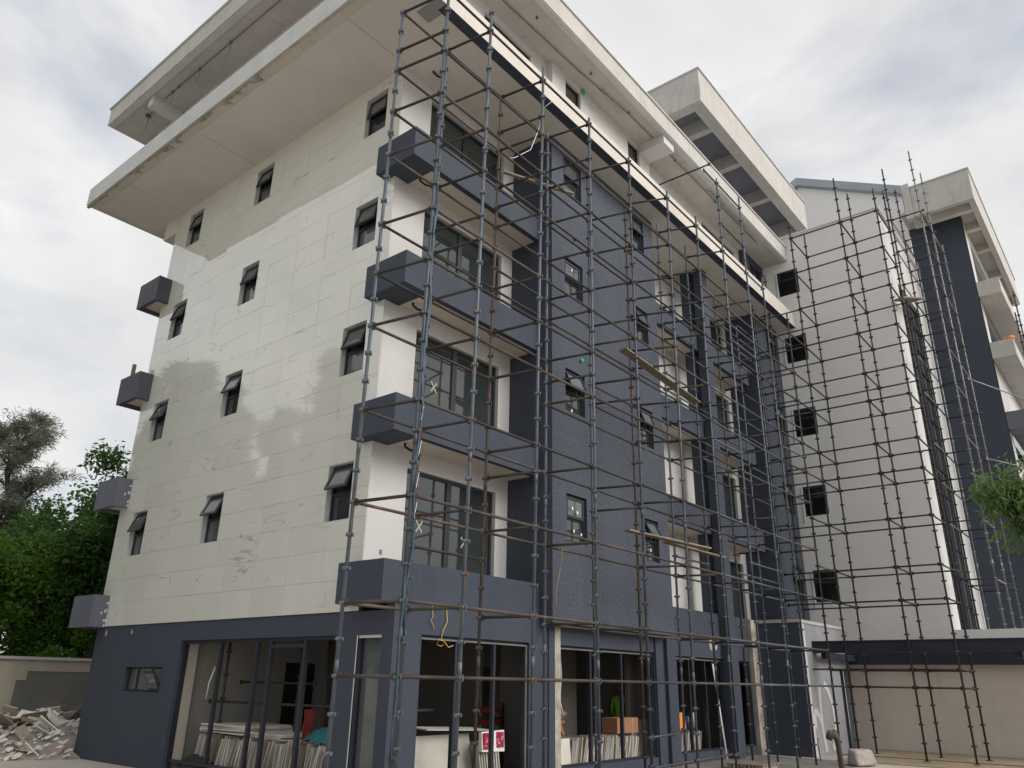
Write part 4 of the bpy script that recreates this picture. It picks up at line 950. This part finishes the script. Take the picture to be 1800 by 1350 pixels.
def branchy(rng, h, r0, nlimb, spread, h0=.35, rise=.5):
    mb = MB(); tips = []
    pts = [Vector((0,0,-.3))]; n = 6
    for i in range(1, n+1): pts.append(Vector((rng.gauss(0,.12)*i*.5, rng.gauss(0,.12)*i*.5, h*.85*i/n)))
    mb.tube(pts, [r0*(1-.75*i/n) for i in range(n+1)], 8)
    for k in range(nlimb):
        t = h0+(.98-h0)*k/nlimb; b = pts[0].lerp(pts[-1], t) if False else pts[min(n, int(t*n))].lerp(pts[min(n, int(t*n)+1)], t*n-int(t*n))
        a = k*2.4+rng.uniform(-.4,.4); L_ = spread*(1.15-t*.6)*rng.uniform(.75,1.15)
        e = b+Vector((math.cos(a)*L_, math.sin(a)*L_, L_*rise*rng.uniform(.6,1.3))); mid = b.lerp(e,.5)+Vector((0,0,L_*.1))
        mb.tube([b, mid, e], [r0*.38*(1-t*.5), r0*.22, r0*.07], 6); tips.append((b, mid, e))
        for q in range(2):
            e2 = mid+Vector((rng.uniform(-1,1),rng.uniform(-1,1),rng.uniform(.1,.9)))*L_*.45; mb.tube([mid, e2], [r0*.14, r0*.04], 5); tips.append((mid, mid.lerp(e2,.5), e2))
    return mb, tips
def broadleaf(name, seed, h, spread, m_, label, per=170, lw=.065, ll=.18, group='trees beyond the boundary wall'):
    rg_ = random.Random(seed); t = root(name, (0,0,0), label, 'tree', group)
    mb, tips = branchy(rg_, h, .22, 9, spread)
    mb.build('trunk', 'bark', t)
    cs = []
    for b, m2, e in tips:
        for q in range(3):
            c = m2.lerp(e, rg_.uniform(.35, 1.15))+Vector((rg_.gauss(0,.35), rg_.gauss(0,.35), rg_.gauss(.15,.35))); cs.append((c, rg_.uniform(.45, .95)))
    for q in range(40):
        a = rg_.uniform(0,6.28); z = rg_.uniform(.28, 1.0); r_ = spread*.9*math.sqrt(max(.05, 1-((z-.62)/.42)**2))*rg_.uniform(.6,1.05)
        cs.append((Vector((math.cos(a)*r_, math.sin(a)*r_, h*z)), rg_.uniform(.5, .9)))
    v, f = leaf_cloud(rg_, cs, per, lw, ll, .25); mesh_obj('crown', v, f, m_, t); return t
def casuarina(name, seed, h, spread, label, per=55, group='feathery casuarinas'):
    rg_ = random.Random(seed); t = root(name, (0,0,0), label, 'tree', group)
    mb, tips = branchy(rg_, h, .20, 30, spread, .20, .75); mb.build('trunk', 'bark', t)
    cs = []
    for b, m2, e in tips:
        for q in range(6): cs.append((b.lerp(e, rg_.uniform(.3, 1.15))+Vector((rg_.gauss(0,.12),rg_.gauss(0,.12),rg_.uniform(-.15,.3))), rg_.uniform(.16, .42)))
    v, f = leaf_cloud(rg_, cs, per, .017, .38, .1); mesh_obj('crown', v, f, 'needle', t); return t
bt = broadleaf('broadleaf_tree', 1, 7.6, 3.2, 'leaf', 'dark rounded tree just behind the boundary wall beside the gable')
bt.location = (4.6, 22.5, 0); bt.rotation_euler = (0,0,1.0)
b2 = broadleaf('broadleaf_tree', 2, 6.4, 3.0, 'leaf2', 'bright green bushy tree at the left edge over the wall'); b2.location = (.9, 21.5, 0)
i_ = 0
for src, x, y, rz, sc, lb in ((bt, 1.8, 25.5, 2.2, 1.0, 'dark tree in the middle of the clump over the wall'), (bt, 8.5, 26, 4.0, 1.15, 'tall dark tree mostly hidden behind the gable'), (b2, -3.2, 23.5, 2.5, 1.05, None), (bt, 5.5, 29, 5.2, 1.2, 'farther dark tree filling the gap over the wall'), (b2, 2.9, 20.3, 4.2, .62, 'low leafy tree hanging right over the wall coping')):
    copy_tree(src, (x, y, 0), rz, lb or 'bushy tree beyond the left edge of the wall', sc)
sp = broadleaf('slim_tree', 5, 10.3, 1.7, 'leaf', 'slim tree whose leafy top shows over a rear balcony', per=190, lw=.05, ll=.24); sp.location = (3.75, 19.7, 0)
ca = casuarina('casuarina_tree', 3, 13.6, 2.7, 'tall grey green casuarina at the far left edge'); ca.location = (2.9, 30.2, 0); ca.scale = (1.1, 1.1, 1.13)
sl_ = casuarina('casuarina_tree', 13, 13.6, 1.0, 'tall slender casuarina opposite the gable, seen mirrored in its glossy tiles', per=130); sl_.location = (-13.2, 30.5, 0)
rv_ = random.Random(4)
for k in range(9):                       # the row opposite the gable whose mirror image shows in the tiles
    yw = .6+1.15*k+rv_.uniform(-.4,.4); dx, dy = -9.8, yw+11.7; L_ = math.hypot(dx, dy); D = rv_.uniform(15, 23)
    zb = (7.0+1.2*yw if yw < 3 else 10.4)+rv_.choice((-3.4,-1.8,-.6,.3,1.0)); hh_ = zb+(zb-1.73)/L_*D
    copy_tree(sl_, (dx/L_*D, yw+dy/L_*D, 0), rv_.uniform(0,6), 'tall slender casuarina opposite the gable, seen mirrored in its glossy tiles', hh_/14.0)
for k in range(9):
    yw = .2+1.25*k; dx, dy = -9.8, yw+11.7; L_ = math.hypot(dx, dy); D = rv_.uniform(24, 29)
    copy_tree(bt if k % 2 else b2, (dx/L_*D, yw+dy/L_*D, 0), rv_.uniform(0,6), 'leafy tree opposite the gable, seen mirrored in its glossy tiles', rv_.uniform(.95,1.25))
# --- near tree at the right, branches reaching into view
NTR = root('drooping_tree', (6.2, -12.3, -.25), 'near tree whose drooping leafy branches enter at the right edge', 'tree')
rg_ = random.Random(8); mb = MB(); mb.tube([(6.2,-12.3,-.4),(6.15,-12.3,2.5),(6.0,-12.25,5.5),(5.9,-12.2,9)], [.22,.18,.12,.04], 9)
cs = []
def nb(a, b, n_, r_, rr=.035):
    a, b = Vector(a), Vector(b); mid = a.lerp(b,.5)+Vector((0,0,.3)); mb.tube([a, mid, b], [rr, rr*.7, rr*.25], 6)
    for q in range(n_): t_ = rg_.uniform(.35, 1.03); c = (a.lerp(mid, t_*2) if t_ < .5 else mid.lerp(b, t_*2-1)); cs.append((c+Vector((rg_.gauss(0,.1), rg_.gauss(0,.1), -.12+rg_.gauss(0,.14))), rg_.uniform(.14, .34)))
nb((6.1,-12.3,3.9), (4.75,-9.95,4.85), 60, .3); nb((6.1,-12.3,3.9), (4.7,-10.35,4.75), 60, .3); nb((6.05,-12.3,3.4), (4.9,-10.2,4.35), 45, .3); nb((6.05,-12.3,3.4), (4.9,-10.5,3.9), 25, .3)
nb((6.0,-12.25,5.2), (4.6,-10.95,5.6), 14, .3); nb((5.95,-12.2,7.2), (3.75,-11.55,8.75), 5, .3); nb((5.95,-12.2,6.8), (3.75,-11.6,8.1), 4, .3); nb((6,-12.2,6.0), (5.2,-13.8,7.0), 14, .3); nb((6,-12.2,5.0), (7.6,-12.6,6.0), 14, .3)
mb.build('trunk', 'bark', NTR)
v, f = leaf_cloud(rg_, cs, 75, .021, .135, 1.1, .2)
mesh_obj('crown', [(x-6.2, y+12.3, z+.25) for x, y, z in v], f, 'leaf3', NTR)
# --- distant power lines at the left
for k, (za, zb) in enumerate(((11.4, 8.4), (10.3, 7.9), (9.3, 7.5), (8.6, 7.2))):
    pts = [(-12+4.0*i, 40, za+1.6+(zb-za)*i*.12-.5*math.sin(i/8*3.14)) for i in range(9)]
    wire('power_line', pts, .03, 'black', ('uppermost','second','third','lowest')[k]+' of the four thin wires crossing the sky at left', 'wire', 'power lines')

# --- flaked patches, stickers and other small marks
def patch(name, P, u, v, r, m_, par, seed, w=.003):
    q = random.Random(seed); n = 9; pts = []
    for k in range(n):
        a = 2*math.pi*k/n; rr = r*q.uniform(.35, 1.25); pts.append((u+rr*math.cos(a), v+rr*1.25*math.sin(a)))
    mb = MB(); mb.quad(*[P(a, b, w) for a, b in pts]); mb.quad(*[P(a, b, .0005) for a, b in pts][::-1])
    for k in range(n):
        a, b = pts[k], pts[(k+1) % n]; mb.quad(P(*a, .0005), P(*b, .0005), P(*b, w), P(*a, w))
    return mb.build(name, m_, par)
patch('bare_patch', FY, 12.75, 2.90, .17, 'rough_c', GF, 1); patch('bare_patch', FY, 13.05, 2.80, .09, 'rough_c', GF, 2); patch('bare_patch', FY, 12.9, 2.68, .07, 'rough_c', GF, 3)
patch('bare_patch', G2, -10.15, 2.78, .075, 'rough_c', GG, 4); patch('bare_patch', G2, -8.75, 2.74, .05, 'rough_c', GG, 5)
PB2 = PY(10.26)
for k in (0, 1):
    z = 2.899+3.2*k
    rb_ = [o for o in BL.children if o.name.startswith('rear_balcony') and 'slab' not in o.name][k]
    for q, (u, v, r) in enumerate(((-.035, .62, .035), (-.05, .42, .045), (-.04, .18, .04), (-.15, .36, .035), (-.03, .06, .03))):
        patch('bare_patch', PB2, u, z+v, r, 'cream', rb_, 10*k+q)
for (u, v) in ((5.10, 5.55), (5.30, 5.48), (5.15, 5.02), (5.45, 4.98), (5.12, 8.0), (5.2, 12.0), (8.75, 5.05)):
    mb = MB(); ubox(mb, PT, u, u+.05, v, v+.07, -.088+.02, -.088+.024) if False else ubox(mb, PT, u, u+.05, v, v+.07, -.012, -.008)
    mb.build('glass_sticker', 'whitep', TWR)
